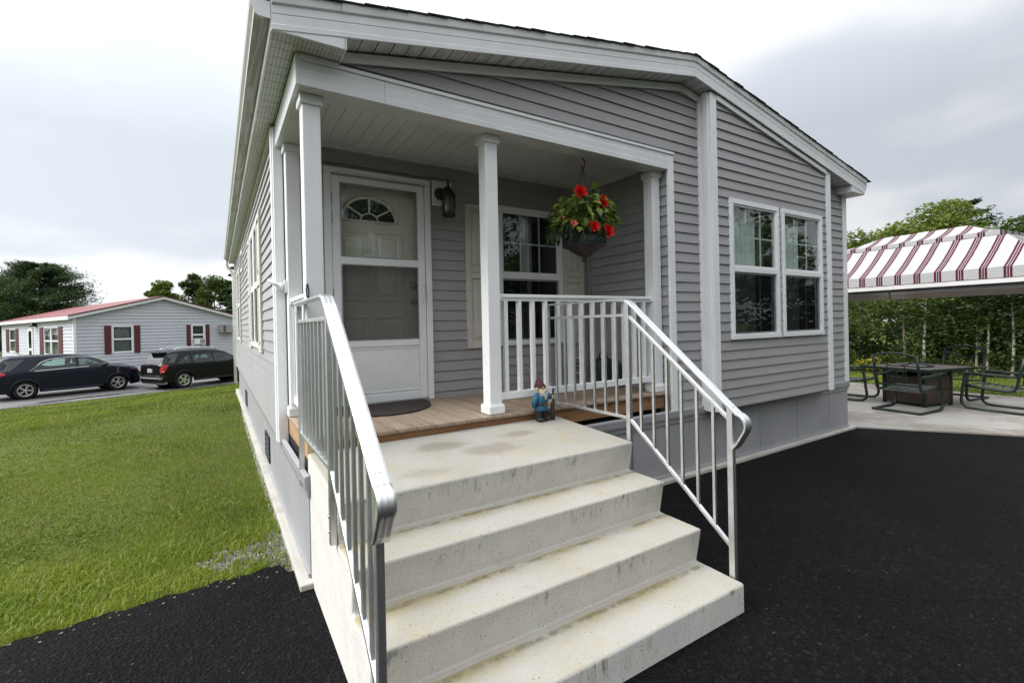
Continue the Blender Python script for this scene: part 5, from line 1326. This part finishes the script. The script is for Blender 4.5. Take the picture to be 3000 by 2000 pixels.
P2 = dict(quarter=[(.20,1.10),(.33,1.42),(.52,1.46),(.74,1.44),(.58,1.22),(.50,1.09)], L=4.35, W=1.76, wr=.345, xr=.86, xf=3.52, top=[(0,1.03),(.05,1.06),(.12,1.22),(.30,1.50),(.45,1.565),(1.0,1.60),(1.8,1.605),(2.4,1.565),(2.75,1.46),(3.05,1.29),(3.32,1.11),(3.6,1.06),(4.0,1.0),(4.22,.92),(4.32,.80),(4.35,.70)],
    belt=[(0,.98),(.6,1.02),(3.2,1.03),(3.45,1.0),(4.0,.92),(4.25,.80),(4.35,.64)], bot=[(0,.42),(.2,.33),(.5,.28),(3.9,.26),(4.2,.28),(4.35,.36)],
    plan=[(0,.88),(.08,.93),(.3,.985),(1,1),(3.5,1),(3.95,.96),(4.2,.86),(4.35,.72)], roofw=[(0,.74),(.5,.72),(1.5,.73),(2.4,.72),(3.0,.76),(3.35,.86),(3.95,.84),(4.25,.7),(4.35,.5)],
    dlo=dl2, trim=[([(.60,1.04),(1.0,1.345),(1.2,1.375),(1.9,1.42),(2.1,1.42),(2.5,1.40),(2.85,1.305),(3.26,1.05),(2.2,1.03),(1.2,1.03)], BK, .010)], trimclosed=True,
    seams=[1.18,2.13,3.14], handles=[1.30,2.25], sill=CBLK, flare=True, spokes=1, seats=[(1.35,-.36),(1.35,.36),(2.25,-.36),(2.25,.36)], wheelx=2.75, mirror=(3.0,1.10), mirrorblack=True,
    head=[(3.98,.84,None),(4.22,.79,None),(4.31,.72,.60),(4.31,.80,.52),(4.22,.88,.60),(3.95,.92,None)], tail=[(-.01,.70),(.13,.70),(.28,1.02),(.0,1.03)], tailwhite=[[(.03,.74),(.09,.74),(.10,.80),(.03,.80)]],
    screens=[(2.74,3.30,'windscreen'),(.055,.30,'rear_window')], bump=[(-.10,.22,.30,.60,CBLK,'rear_bumper'),(-.115,.0,.46,.52,GRYP,'bumper_step'),(-.06,.2,.24,.36,GRYP,'bumper_valance'),(4.05,4.38,.28,.56,CBLK,'front_bumper')], extra=[ex2])
c2 = car('parked_car', 'black crossover with silver roof rails parked by the lawn corner', (0,0,0), 0, CBLK, P2); place(c2, P2, -1.72, 20.4, math.radians(31))

# ================================================================== gazebo
GZ = thing('gazebo', 'two tier gazebo canopy striped in white and burgundy over the patio', 'gazebo', (10.9, .2, .07))
sx_, sy_, tt, GA, GB, zb_, vh, z2, zr_, inn, rid = 9.432, -1.512, .089, 3.917, 2.557, 2.092, .157, 2.863, 3.10, .89, 1.327
gd = Vector((math.sin(tt), math.cos(tt), 0)); ge = Vector((math.cos(tt), -math.sin(tt), 0)); GS_ = Vector((sx_, sy_, 0))
gP_ = lambda a, b, z: tuple(GS_+gd*a+ge*b+Vector((0,0,z)))
def stripe_mat():
    m = bpy.data.materials.new('striped_canopy'); m.use_nodes = True; t, b = tree_of(m)
    b.inputs['Roughness'].default_value = .8; b.inputs['Specular IOR Level'].default_value = .2
    uv = N(t, 'ShaderNodeUVMap'); uv.uv_map = 'stripes'; sp = N(t, 'ShaderNodeSeparateXYZ'); t.links.new(uv.outputs[0], sp.inputs[0])
    f_ = math_(t, 'FRACT', math_(t, 'ADD', math_(t, 'DIVIDE', sp.outputs[0], .262), .33))
    cr = N(t, 'ShaderNodeValToRGB'); cr.color_ramp.interpolation = 'CONSTANT'; t.links.new(f_, cr.inputs[0])
    wht, mar, grn, lg = (.43,.425,.425,1), (.105,.013,.030,1), (.045,.06,.055,1), (.42,.45,.43,1)
    st_ = [(0,wht),(.02,lg),(.045,wht),(.085,mar),(.168,grn),(.195,wht),(.218,mar),(.292,wht),(.318,grn),(.345,mar),(.435,wht),(.47,lg),(.495,wht)]
    e = cr.color_ramp.elements; e[0].position = 0; e[0].color = wht; e[1].position = st_[1][0]; e[1].color = st_[1][1]
    for p_, c_ in st_[2:]: k = e.new(p_); k.color = c_
    t.links.new(cr.outputs[0], b.inputs['Base Color'])
    trn = N(t, 'ShaderNodeBsdfTranslucent'); t.links.new(cr.outputs[0], trn.inputs[0]); mx = N(t, 'ShaderNodeMixShader'); mx.inputs[0].default_value = .18
    t.links.new(b.outputs[0], mx.inputs[1]); t.links.new(trn.outputs[0], mx.inputs[2]); t.links.new(mx.outputs[0], t.nodes['Material Output'].inputs[0])
    return m
STR = stripe_mat()
def canopy(name, i0, z0, i1, z1, val):
    """hip frustum from inset i0 (height z0) to inset i1/ridge; returns object with stripe uvs"""
    mb = MB(); uvs = []
    A0, A1, B0, B1 = i0, GA-i0, i0, GB-i0
    if isinstance(i1, tuple): C0, C1, D0_, D1_ = i1
    else: C0, C1, D0_, D1_ = i1, GA-i1, i1, GB-i1
    lo = [(A0,B0),(A1,B0),(A1,B1),(A0,B1)]; hi = [(C0,D0_),(C1,D0_),(C1,D1_),(C0,D1_)]
    for k in range(4):
        k2 = (k+1) % 4; n = 14; ax = 0 if k % 2 == 0 else 1
        for i in range(n):
            q = []
            for (u_, w_) in ((i/n,0),((i+1)/n,0),((i+1)/n,1),(i/n,1)):
                l = (lo[k][0]+(lo[k2][0]-lo[k][0])*u_, lo[k][1]+(lo[k2][1]-lo[k][1])*u_); h = (hi[k][0]+(hi[k2][0]-hi[k][0])*u_, hi[k][1]+(hi[k2][1]-hi[k][1])*u_)
                q.append((l, h, w_))
            # subdivide in height with a slight sag
            m_n = 6
            for j in range(m_n):
                vs = []
                for (qq, w_) in ((q[0], j/m_n),(q[1], j/m_n),(q[1], (j+1)/m_n),(q[0], (j+1)/m_n)):
                    l, h, _ = qq; a = l[0]+(h[0]-l[0])*w_; b = l[1]+(h[1]-l[1])*w_
                    z = z0+(z1-z0)*w_-.026*math.sin(PI*w_)*(1+.35*math.sin(a*5.1+b*3.3))+.004*math.sin(a*13+b*11); vs.append(gP_(a, b, z)); uvs.append((a if ax == 0 else b+.1, w_))
                mb.add(vs, [(0,1,2,3)], True)
            vs = []
            for (qq, z) in ((q[0], z0-val),(q[1], z0-val),(q[1], z0),(q[0], z0)):
                l = qq[0]; vs.append(gP_(l[0], l[1], z)); uvs.append((l[0] if ax == 0 else l[1]+.1, 0))
            mb.add(vs, [(0,1,2,3)])
    o = mb.build(name, STR, GZ, fix=False); ul = o.data.uv_layers.new(name='stripes')
    for i, u_ in enumerate(uvs): ul.data[i].uv = u_
    return o
canopy('lower_canopy', 0, zb_+vh, .70, z2-.06, vh)
canopy('upper_canopy', inn-.10, z2+.03, (rid, GA-rid, GB/2-.01, GB/2+.01), zr_, .07)
GW = pm('gazebo_white_rail', (.58,.56,.55), .5, .06, 3); GT_ = pm('gazebo_tan_rail', (.30,.26,.225), .6, .08, 3); GK = pm('gazebo_dark_frame', (.018,.022,.02), .5, .2, 8)
def gbar(p, q, w_, h_, nm, mt): MB().bar(p, q, w_, h_).build(nm, mt, GZ)
for (p, q) in (((0,0),(GA,0)),((GA,0),(GA,GB)),((0,GB),(GA,GB)),((0,0),(0,GB))):
    gbar(gP_(p[0],p[1],zb_-.045), gP_(q[0],q[1],zb_-.045), .03, .065, 'eave_rail', GW)
    ip = [min(max(v, .04), lim-.04) for v, lim in zip(p, (GA, GB))]; iq = [min(max(v, .04), lim-.04) for v, lim in zip(q, (GA, GB))]
    gbar(gP_(ip[0],ip[1],zb_-.105), gP_(iq[0],iq[1],zb_-.105), .03, .045, 'curtain_track', GK)
gbar(gP_(.1,GB-.10,zb_-.13), gP_(GA-.1,GB-.10,zb_-.13), .03, .10, 'back_rail', GT_)
for a in (GA*.5,): gbar(gP_(a,.06,zb_-.11), gP_(a,.06,zb_-.24), .022, .03, 'track_bracket', GK)
for a, b in ((.06,.06),(GA-.06,.06),(GA-.06,GB-.06),(.06,GB-.06)): gbar(gP_(a,b,.07), gP_(a,b,zb_-.06), .06, .06, 'post', GK)
for k in range(8):
    a = inn+.15+k*.28; gbar(gP_(a, inn-.02, z2-.08), gP_(a, inn+.03, z2+.0), .03, .03, 'vent_strut', GK)
for (p, q) in (((0,0),(inn,inn)),((GA,0),(GA-inn,inn)),((GA,GB),(GA-inn,GB-inn)),((0,GB),(inn,GB-inn))): gbar(gP_(p[0],p[1],zb_+.12), gP_(q[0],q[1],z2-.10), .03, .03, 'hip_rafter', GK)

# ================================================================== patio furniture
CG = pm('dark_green_metal', (.006,.017,.012), .38, .25, 25)
STP = pm('strap_sky_sheen', (.16,.19,.18), .3, .2, 20)  # pale colour stands in for sky reflected on the straps
def chair(label):
    T = thing('patio_chair', label, 'chair', (0,0,0), 'dark green patio chairs round the fire table', world=False)
    r_ = .021
    for s in (-1, 1):
        y = s*.30
        MB().tube([(-.34,y,.018),(.22,y,.018),(.30,y,.03),(.345,y,.075),(.355,y,.14),(.335,y,.33),(.315,y,.50),(.30,y,.545),(.255,y,.562),(.05,y,.56),(-.20,y,.555),(-.285,y,.55)], r_, 8).build('leg', CG, T)
        MB().tube([(.328,y*.93,.37),(.10,y*.93,.345),(-.16,y*.93,.325),(-.225,y*.93,.335),(-.262,y*.93,.38),(-.30,y*.93,.60),(-.36,y*.93,.88)], r_*.95, 8).build('seat_rail', CG, T)
        MB().box(.10,.33,y-.028,y+.028,.565,.583).build('arm_rest', CG, T, bevel=.006)
    MB().tube([(-.34,-.30,.018),(-.34,.30,.018)], r_, 8).build('rear_bar', CG, T)
    MB().tube([(.33,-.28,.372),(.33,.28,.372)], .012, 6).build('front_bar', CG, T)
    for k in range(6):
        x = .27-k*.085; MB().box(x-.016,x+.016,-.275,.275,.372-.012*k-.002,.378-.012*k).build('seat_strap', STP, T)
    bx = lambda z: -.30-(z-.60)*.214
    bk = MB().tube([(bx(.86+.05*math.sin(PI*(k/12))), -.28+.56*k/12, .86+.06*math.sin(PI*(k/12))) for k in range(13)], .015, 8).build('backrest', CG, T)
    m = MB(); m.tube([(bx(.78+.10*math.sin(PI*k/12)-.10), -.28+.56*k/12, .82-.10*math.sin(PI*k/12)) for k in range(13)], .009, 6)
    m.tube([(bx(.42), -.28, .42),(bx(.42), .28, .42)], .012, 6)
    for s in (-1, 1):
        m.tube([(bx(z), s*(.10+.02*math.sin((z-.42)*9)), z) for z in np.linspace(.42,.73,9)], .008, 6)
        m.tube([(bx(.60+.06*math.sin(a)), s*.045+.045*math.cos(a), .60+.06*math.sin(a)) for a in np.linspace(0,2*PI,14)[:-1]], .006, 5, True)
        m.tube([(bx(.50+.04*math.sin(a)), s*.04+.04*math.cos(a), .50+.04*math.sin(a)) for a in np.linspace(0,2*PI,14)[:-1]], .006, 5, True)
    m.build('back_scroll', CG, bk)
    return T
ch = chair('dark green metal patio chair nearest the house, its back to the viewer')
CH = [(8.92,-.01,-.10,None),(9.55,1.02,-1.50,'dark green metal patio chair half hidden behind the house corner'),(10.95,-.05,PI-.15,'dark green metal patio chair facing the viewer on the far side of the fire table'),(9.97,-.83,1.40,'dark green metal patio chair at the right of the fire table, seen side-on')]
for i, (x, y, a, lab) in enumerate(CH):
    o = ch if i == 0 else copy_tree(ch)
    if lab: o['label'] = lab
    o.location = (x, y, .069); o.rotation_euler = (0, 0, a)
ft = thing('fire_table', 'square fire pit table with brown tiled sides and a stone top among the green chairs', 'table', (0,0,0), world=False)
SLT = pm('slate_top', (.105,.09,.082), .45, .3, 9, .1, 40); TIL = pm('brown_tile', (.055,.030,.021), .5, .3, 6, .15, 30)
m = MB(); m.prism([(-.52,-.46),(.52,-.46),(.52,.46),(-.52,.46)], lambda a,b:(a,b,.545), lambda a,b:(a,b,.572)); m.build('tabletop', SLT, ft, bevel=.006)
for l,r,lo,hi in ((-.535,.535,-.475,-.455),(-.535,.535,.455,.475),(-.535,-.515,-.455,.455),(.515,.535,-.455,.455)): MB().box(l,r,lo,hi,.538,.578).build('table_edge', CG, ft, bevel=.003)
for k in range(1,4):
    MB().box(-.515+.2575*k-.002,-.515+.2575*k+.002,-.454,.454,.5721,.5728).build('tile_joint', BK, ft)
MB().lathe([(.16,.573),(.20,.573),(.21,.585),(.20,.592),(.165,.590)], (0,0,0), 28).build('burner_ring', BK, ft)
MB().lathe([(0,.578),(.16,.578)], (0,0,0), 24).build('burner_glass', MT['lamp_clear'], ft)
for sx in (-1,1):
    for sy in (-1,1): MB().box(sx*.29-.02,sx*.29+.02,sy*.27-.02,sy*.27+.02,.001,.53).build('leg', CG, ft)
for sx in (-1,1):
    for lo, hi in ((.05,.235),(.245,.43)): MB().box(sx*.295-.008,sx*.295+.008,-.248,.248,lo,hi).build('tile_panel', TIL, ft, bevel=.003)
    for lo, hi in ((.05,.235),(.245,.43)): MB().box(-.268,.268,sx*.275-.008,sx*.275+.008,lo,hi).build('tile_panel', TIL, ft, bevel=.003)
for z in (.04,.44):
    for sy in (-1,1): MB().bar((-.29,sy*.275,z),(.29,sy*.275,z),.02,.02).build('frame_rail', CG, ft); MB().bar((sy*.295,-.27,z),(sy*.295,.27,z),.02,.02).build('frame_rail', CG, ft)
ft.location = (9.76,.12,.069); ft.rotation_euler = (0,0,-.24); ft.scale = (1.08,1.08,1.10)
cu = MB(); cu.box(10.4,12.4,2.55,2.85,.06,.27); tag(cu.build('concrete_curb', MT['pad'], bevel=.01), 'low pale concrete curb on the patio behind the hidden chair', 'curb')

# ================================================================== vegetation
def tri_leaves(c, size, mat, name, parent, rng, flat=0.35, asp=.55):
    """one small diamond-shaped leaf per centre"""
    n = len(c); c = np.asarray(c); d = rng.normal(0,1,(n,3)); d[:,2] *= flat; d /= np.linalg.norm(d,axis=1)[:,None]
    u_ = rng.normal(0,1,(n,3)); u_ -= d*(u_*d).sum(1)[:,None]; u_ /= np.linalg.norm(u_,axis=1)[:,None]
    s = (np.asarray(size)*np.ones(n))[:,None]*rng.uniform(.6,1.3,(n,1))
    v = np.stack([c-d*s*.5, c+u_*s*asp*.5, c+d*s*.5, c-u_*s*asp*.5],1).reshape(-1,3)
    me = bpy.data.meshes.new(name); me.vertices.add(4*n); me.vertices.foreach_set('co', v.astype(np.float32).ravel())
    me.loops.add(4*n); me.loops.foreach_set('vertex_index', np.arange(4*n, dtype=np.int32)); me.polygons.add(n)
    me.polygons.foreach_set('loop_start', (np.arange(n)*4).astype(np.int32)); me.polygons.foreach_set('loop_total', np.full(n,4,np.int32))
    me.materials.append(mat); me.update(); me.validate()
    o = bpy.data.objects.new(name, me); COL.objects.link(o)
    if parent is not None: par(o, parent); o['kind'] = 'stuff'
    return o
def tree(label, x, y, h, rad, leaf, bark, seed, n=5200, ls=.16, trunk_r=.10, lean=(0,0), crown_base=.3, cat='tree', name='tree', group=None, clumps=34, shape=1.0, squash=.8):
    rng = np.random.default_rng(seed); z0 = float(G(x, y))-.05
    T = thing(name, label, cat, (x, y, z0), group)
    wg = 3.2 if name == 'birch_tree' else 1.0
    tp = [Vector((x+lean[0]*t*h+.10*wg*math.sin(t*7+seed)*rad*.3, y+lean[1]*t*h+.08*math.cos(t*6+seed)*rad*.3, z0+h*.92*t)) for t in np.linspace(0,1,9)]
    tb = MB(); tb.tube(tp, [trunk_r*(1-.85*t) for t in np.linspace(0,1,9)], 8)
    cl = []
    for k in range(clumps):
        t = crown_base+(1-crown_base)*rng.uniform(0,1)**.85; i = t*8; i0_ = int(min(7, i)); p = tp[i0_].lerp(tp[i0_+1], i-i0_)
        q = (t-crown_base)/(1-crown_base); prof_ = math.sin(PI*min(1, (.18+.82*q)**shape))**.7 if q < .98 else .15
        an = rng.uniform(0,2*PI); r_ = rad*prof_*rng.uniform(.35,1.0)
        e = Vector((p.x+r_*math.cos(an), p.y+r_*math.sin(an), p.z+rng.uniform(-.02,.12)*h*.5))
        mid = p.lerp(e, .5)+Vector((0,0,.06*r_)); tb.tube([p-Vector((0,0,.12*r_)), mid, e], [trunk_r*(1-t)*.55+.012, .012+trunk_r*.1*(1-t), .006], 5)
        cl.append((e, rad*rng.uniform(.22,.42)))
    tb.build('trunk', bark, T)
    C = []
    per_ = n//clumps
    for e, cr_ in cl:
        g = rng.normal(0,1,(per_,3)); g /= np.linalg.norm(g,axis=1)[:,None]; g *= (rng.uniform(.25,1,(per_,1))**.5)*cr_; g[:,2] *= squash
        C.append(g+np.array(e))
    tri_leaves(np.concatenate(C), ls, leaf, 'crown', T, rng)
    return T
def pine(label, x, y, h, rad, seed, n=9000, name='pine_tree', whorls=13, base=.12, round_=True, ls=.30, group=None):
    rng = np.random.default_rng(seed); z0 = float(G(x, y))-.05; T = thing(name, label, 'tree', (x, y, z0), group)
    tb = MB(); tb.tube([(x,y,z0),(x+.05,y,z0+h*.5),(x,y,z0+h*.97)], [.24,.14,.03], 8); C = []
    for wv in range(whorls):
        t = base+(1-base)*wv/(whorls-1); zz = z0+h*t
        pr_ = (math.sin(PI*(.22+.75*t))**.6 if round_ else (1.04-t)**.9); nb = int(7+rng.integers(0,4))
        for b in range(nb):
            an = 2*PI*b/nb+rng.uniform(-.3,.3); ln = rad*pr_*rng.uniform(.72,1.08); up = ln*rng.uniform(.02,.30)*(1 if round_ else -.25)
            e = np.array([x+ln*math.cos(an), y+ln*math.sin(an), zz+up]); p = np.array([x,y,zz])
            tb.tube([tuple(p), tuple((p+e)/2+np.array([0,0,-.04*ln])), tuple(e)], [.05*(1-t)+.015,.02,.006], 4)
            m = max(20, int(n/(whorls*nb))); s = rng.uniform(.18,1.0,(m,1))
            cen = p+(e-p)*s+rng.normal(0,1,(m,3))*np.array([.17,.17,.11])*np.minimum(ln, 3.0)*(.35+.65*s)*.62
            C.append(cen)
    tb.build('trunk', MT['bark'], T); tri_leaves(np.concatenate(C), ls, MT['needle'], 'crown', T, rng, .5, .20); return T
def pol(az, d): a = math.radians(az); return -.4556+d*math.sin(a), -2.935+d*math.cos(a)
# left: behind the blue bungalow
x, y = pol(-13.6, 52); pine('big dark round-headed pine rising behind the red roof at the far left', x, y, 7.6, 4.6, 3, n=90000, ls=.25, whorls=17)
x, y = pol(-17.9, 58); pine('dark pine at the left edge, beside the big round-headed one', x, y, 6.9, 3.8, 4, n=40000, ls=.25)
x, y = pol(-4.6, 46); tree('small pale-leaved tree over the peak of the red roof', x, y, 6.4, 1.6, MT['leaf_b'], MT['bark'], 5, 8000, .20, .07)
x, y = pol(-2.0, 47); tree('slim airy tree, tallest of those over the bungalow roof', x, y, 7.4, 1.3, MT['leaf_a'], MT['bark'], 6, 7000, .20, .07)
x, y = pol(-.1, 44); tree('dense green tree over the right end of the red roof', x, y, 6.6, 2.1, MT['leaf_a'], MT['bark'], 7, 14000, .20, .10, crown_base=.12)
x, y = pol(1.9, 40); pine('narrow spruce showing beside the house gutter', x, y, 7.4, 2.1, 8, n=16000, round_=False, ls=.30, name='spruce_tree')
# right: edge of the wood beyond the patio
RT = [(69.4,25,5.6,1.6,'leaf_b','bark',21,5200,.15,'loose yellow-green tree beside the house corner above the striped canopy'),
      (72.3,27,6.0,2.7,'leaf_b','bark',22,12000,.16,'broad yellow-green tree behind the middle of the striped canopy'),
      (75.2,31,7.4,2.9,'leaf_b','bark',23,15000,.17,'tall full green tree, highest above the striped canopy'),
      (78.6,30,6.1,.7,'leaf_b','bark',25,900,.15,'wispy sapling just clearing the right end of the canopy'),
      (80.9,27,6.2,1.9,'leaf_a','bark',26,8000,.17,'dark tree at the right edge of the picture')]
for az, d, h, rad, lf, bk_, sd_, n, ls, lab in RT:
    x, y = pol(az, d); tree(lab, x, y, h, rad, MT[lf], MT[bk_], sd_, n, ls, .09, crown_base=.34)
x, y = pol(76.6, 33); pine('dark pine with upswept tips standing behind the tall green tree', x, y, 7.6, 2.3, 24, n=9000, ls=.30)
BT = [(72.55,22.5,4.3,'forked grey trunk',(.02,.0),'bark',.06,'leaf_a','grey forked tree seen over the back of the nearest chair'),
      (73.95,22.5,4.4,'',(.03,.0),'birch',.055,'leaf_a','pale leaning birch directly behind the far chair'),
      (77.2,23.5,4.2,'',(-.03,.0),'birch',.042,'leaf_a','first birch right of the far chair'),
      (77.85,23.0,4.0,'',(-.02,.0),'birch',.05,'leaf_c','second birch, thick white trunk in the middle of the birch row'),
      (78.7,23.8,3.8,'',(-.02,0),'birch',.03,'leaf_a','thinnest birch between the two whitest trunks'),
      (79.2,22.8,4.6,'',(.0,.0),'birch',.05,'leaf_c','rightmost birch with a bright kinked white trunk')]
for az, d, h, _, ln_, bk_, tr_, lf, lab in BT:
    x, y = pol(az, d); tree(lab, x, y, h, 1.15, MT[lf], MT[bk_], int(az*10), 1500, .13, tr_, ln_, .5, name='birch_tree' if bk_ == 'birch' else 'tree', clumps=18)
# undergrowth and the wood behind, one mass each
rng = np.random.default_rng(77)
def mass(name, az0, az1, d0, d1, hmax, n, ls, mat, seed, dens=1.0, cl=150, z_lo=0.0):
    rng = np.random.default_rng(seed); C = []; per_ = n//cl
    for k in range(cl):
        az = rng.uniform(az0, az1); d = rng.uniform(d0, d1); x, y = pol(az, d); zz = float(G(x, y))+z_lo
        h = hmax*rng.uniform(.25,1); r_ = rng.uniform(.5,1.1)*min(1.3, hmax*.4)
        g = rng.normal(0,1,(per_,3)); g /= np.linalg.norm(g,axis=1)[:,None]; g *= (rng.uniform(.1,1,(per_,1))**.4)*np.array([r_, r_, r_*.75])
        c = g+np.array([x, y, zz+h]); C.append(c[c[:,2] > zz-.05])
    return tag(tri_leaves(np.concatenate(C), ls, mat, name, None, rng), kind='stuff')
mass('woodland', 62, 100, 30, 44, 5.4, 42000, .26, MT['leaf_c'], 1, cl=330)
mass('woodland', 62, 100, 26, 31, 4.3, 17000, .20, MT['leaf_d'], 2, cl=110)
mass('undergrowth', 64, 96, 23.3, 25.5, 1.5, 20000, .13, MT['leaf_c'], 3, cl=150)
mass('undergrowth', 64, 96, 22.4, 24.5, 2.9, 9000, .13, MT['leaf_a'], 4, cl=80)
mass('undergrowth', 66, 92, 21.6, 22.6, 3.4, 3600, .12, MT['leaf_d'], 14, cl=34)
mass('undergrowth', 66, 92, 22.3, 23.0, .7, 7000, .11, MT['leaf_a'], 5, cl=90)
mass('woodland', -32, 14, 60, 75, 4.2, 26000, .36, MT['leaf_c'], 6, cl=200)
# the wood across the road behind the viewer (mirrored in the window panes)
mass('woodland', 105, 238, 20, 34, 12.5, 100000, .30, MT['leaf_a'], 8, cl=500)
mass('woodland', 100, 238, 19, 24, 4.0, 40000, .28, MT['leaf_c'], 12, cl=280)
# goldenrod clumps at the lawn's far edge
cs = []; rg = np.random.default_rng(9)
for az, d in ((69.6,22.1),(70.3,22.2),(70.9,22.1),(76.6,22.2)):
    x, y = pol(az, d); z = float(G(x, y))
    cs.append(np.array([x,y,z+.35])+rg.normal(0,1,(110,3))*np.array([.22,.22,.15]))
tag(tri_leaves(np.concatenate(cs), .09, leafmat('goldenrod', (.20,.20,.02), (.30,.27,.03), (.35,.30,.04), 3), 'goldenrod', None, rg), kind='stuff')

# ------------------------------------------------------------------ grass
def blades(name, P, hgt, wid, mat, seed, lean=.5):
    rng = np.random.default_rng(seed); n = len(P); an = rng.uniform(0, 2*PI, n); la = rng.uniform(0, 2*PI, n)
    h = np.asarray(hgt)*rng.uniform(.5,1.25,n); w_ = wid*rng.uniform(.7,1.3,n); ln = h*lean*rng.uniform(.1,1.3,n)
    sx = np.stack([np.cos(an), np.sin(an), np.zeros(n)],1)*(w_/2)[:,None]; ld = np.stack([np.cos(la), np.sin(la), np.zeros(n)],1)
    m1 = P+ld*(ln*.35)[:,None]+np.array([0,0,1.])*(h*.6)[:,None]; tp = P+ld*ln[:,None]+np.array([0,0,1.])*(h*(1-.25*lean*rng.uniform(0,1,n)))[:,None]
    v = np.stack([P-sx, P+sx, m1+sx*.75, m1-sx*.75, tp],1).reshape(-1,3)
    b = np.arange(n)*5; q = np.stack([b,b+1,b+2,b+3],1); t = np.stack([b+3,b+2,b+4],1)
    me = bpy.data.meshes.new(name); me.vertices.add(5*n); me.vertices.foreach_set('co', v.astype(np.float32).ravel())
    li = np.concatenate([q, t],1).ravel().astype(np.int32); me.loops.add(7*n); me.loops.foreach_set('vertex_index', li); me.polygons.add(2*n)
    ls_ = np.stack([np.arange(n)*7, np.arange(n)*7+4],1).ravel().astype(np.int32); lt_ = np.tile([4,3], n).astype(np.int32)
    me.polygons.foreach_set('loop_start', ls_); me.polygons.foreach_set('loop_total', lt_); me.materials.append(mat); me.update(); me.validate()
    o = bpy.data.objects.new(name, me); COL.objects.link(o); return tag(o, kind='stuff')
rng = np.random.default_rng(31)
def scatter(n, x0, x1, y0, y1, keep=None):
    x = rng.uniform(x0, x1, n); y = rng.uniform(y0, y1, n)
    k = np.ones(n, bool) if keep is None else keep(x, y)
    x, y = x[k], y[k]; return np.stack([x, y, G(x, y)-.004],1)
atv = np.vectorize(a_top)
def bare(x, y):   # gravelly bare patch by the pad
    d1_ = ((x+.34)/.22)**2+((y-.62)/.15)**2+.9*np.sin(x*31)*np.sin(y*27)+.5*np.sin(x*67+1)*np.sin(y*59); d2_ = ((x+.13)/.08)**2+((y-.60)/.30)**2
    return np.minimum(d1_, d2_)
keepL = lambda x, y: (y > atv(x)+.012) & (x < -.074) & ((bare(x, y) > 1) | (rng.uniform(0,1,len(x)) < .20)) & ((-.41*x+.91*y) < 18.9)
def sow(n, band, ramp_in, ramp_out, x0, x1, y0, y1):
    k = lambda x, y: keepL(x, y) & (rng.uniform(0,1,len(x)) < smooth(*ramp_in, y)*(1-smooth(*ramp_out, y)))
    return scatter(n, x0, x1, y0, y1, k)
def patch(P):           # height and vigour vary over the lawn in soft patches
    x, y = P[:,0], P[:,1]; v = .5+.25*np.sin(x*2.1+1.3*np.sin(y*1.1))+.25*np.sin(y*1.7-x*.9+2*np.sin(x*.7)); return v
def grass(P, h, w_, mat, seed, lean):
    v = patch(P); k = rng.uniform(0,1,len(P)) < .55+.45*v; P = P[k]; blades('grass', P, h*(.72+.5*v[k]), w_, mat, seed, lean)
grass(sow(46000, 0, (-1,0), (.75,1.35), -2.9, -.07, .2, 1.4), .043, .0058, MT['grass2'], 41, 1.0)
grass(sow(90000, 0, (.55,1.3), (3.0,4.6), -3.9, -.07, .5, 4.6), .030, .0055, MT['grass'], 42, .85)
grass(sow(14000, 0, (.9,1.6), (2.5,4.5), -3.9, -.07, .8, 4.5), .035, .0062, MT['grass2'], 48, 1.0)
grass(sow(80000, 0, (2.9,4.6), (7,10), -6.3, -.07, 2.9, 10), .030, .009, MT['grass'], 43, .85)
blades('grass', scatter(66000, -10.5, 1.5, 6.5, 20.5, lambda x, y: (keepL(x, y) & (rng.uniform(0,1,len(x)) < smooth(6.5,9.5,y))) | ((x >= -.074) & (y > 10.5) & ((-.41*x+.91*y) < 18.9))), .042, .020, MT['grass'], 44, .8)
patio_in = lambda x, y: (x > 7) & (x < 11.95) & (y > -3.6) & (y < 4.2)
blades('grass', scatter(60000, 7.1, 27, -6, 12, lambda x, y: ~patio_in(x, y)), .05, .022, MT['grass'], 45, .8)
# broad-leaved weeds in the verge
P_ = scatter(1500, -2.6, -.1, .3, 2.2, lambda x, y: keepL(x, y) & (np.sin(x*6+y*3)+np.sin(y*7-x*2) > .5)); P_[:,2] += .018
tag(tri_leaves(P_, .030, MT['leaf_b'], 'clover', None, rng, .25, .8), kind='stuff')
# gravel in the bare patch, clippings on the asphalt
gv = MB(); rg = np.random.default_rng(6)
while len(gv.v) < 2100*8:
    x, y = rg.uniform(-.62,-.075), rg.uniform(.30,1.0)
    if bare(np.array([x]), np.array([y]))[0] > 1.5*rg.uniform(.25,1.2) or y < a_top(x)+.01: continue
    s = rg.uniform(.004,.010); gv.obox((x, y, float(G(x, y))+s*.2), (rg.normal(0,1,3), rg.normal(0,1,3), (0,0,1)), (s*1.3, s, s*.7))
tag(gv.build('gravel', MT['gravel']), kind='stuff')
cv = MB()
for k in range(38):
    x = rg.uniform(-2.0,-.15); y = a_top(x)-abs(rg.normal(0,.07))-.008; l = rg.uniform(.006,.022); a = rg.normal(.25,.5)
    for j in range(3): cv.bar((x+.004*j, y+.003*j, azh(x, y)+.003), (x+l*math.cos(a+.2*j), y+l*math.sin(a+.2*j), azh(x, y)+.004), .0016, .0012)
tag(cv.build('grass_clippings', MT['straw']), kind='stuff')
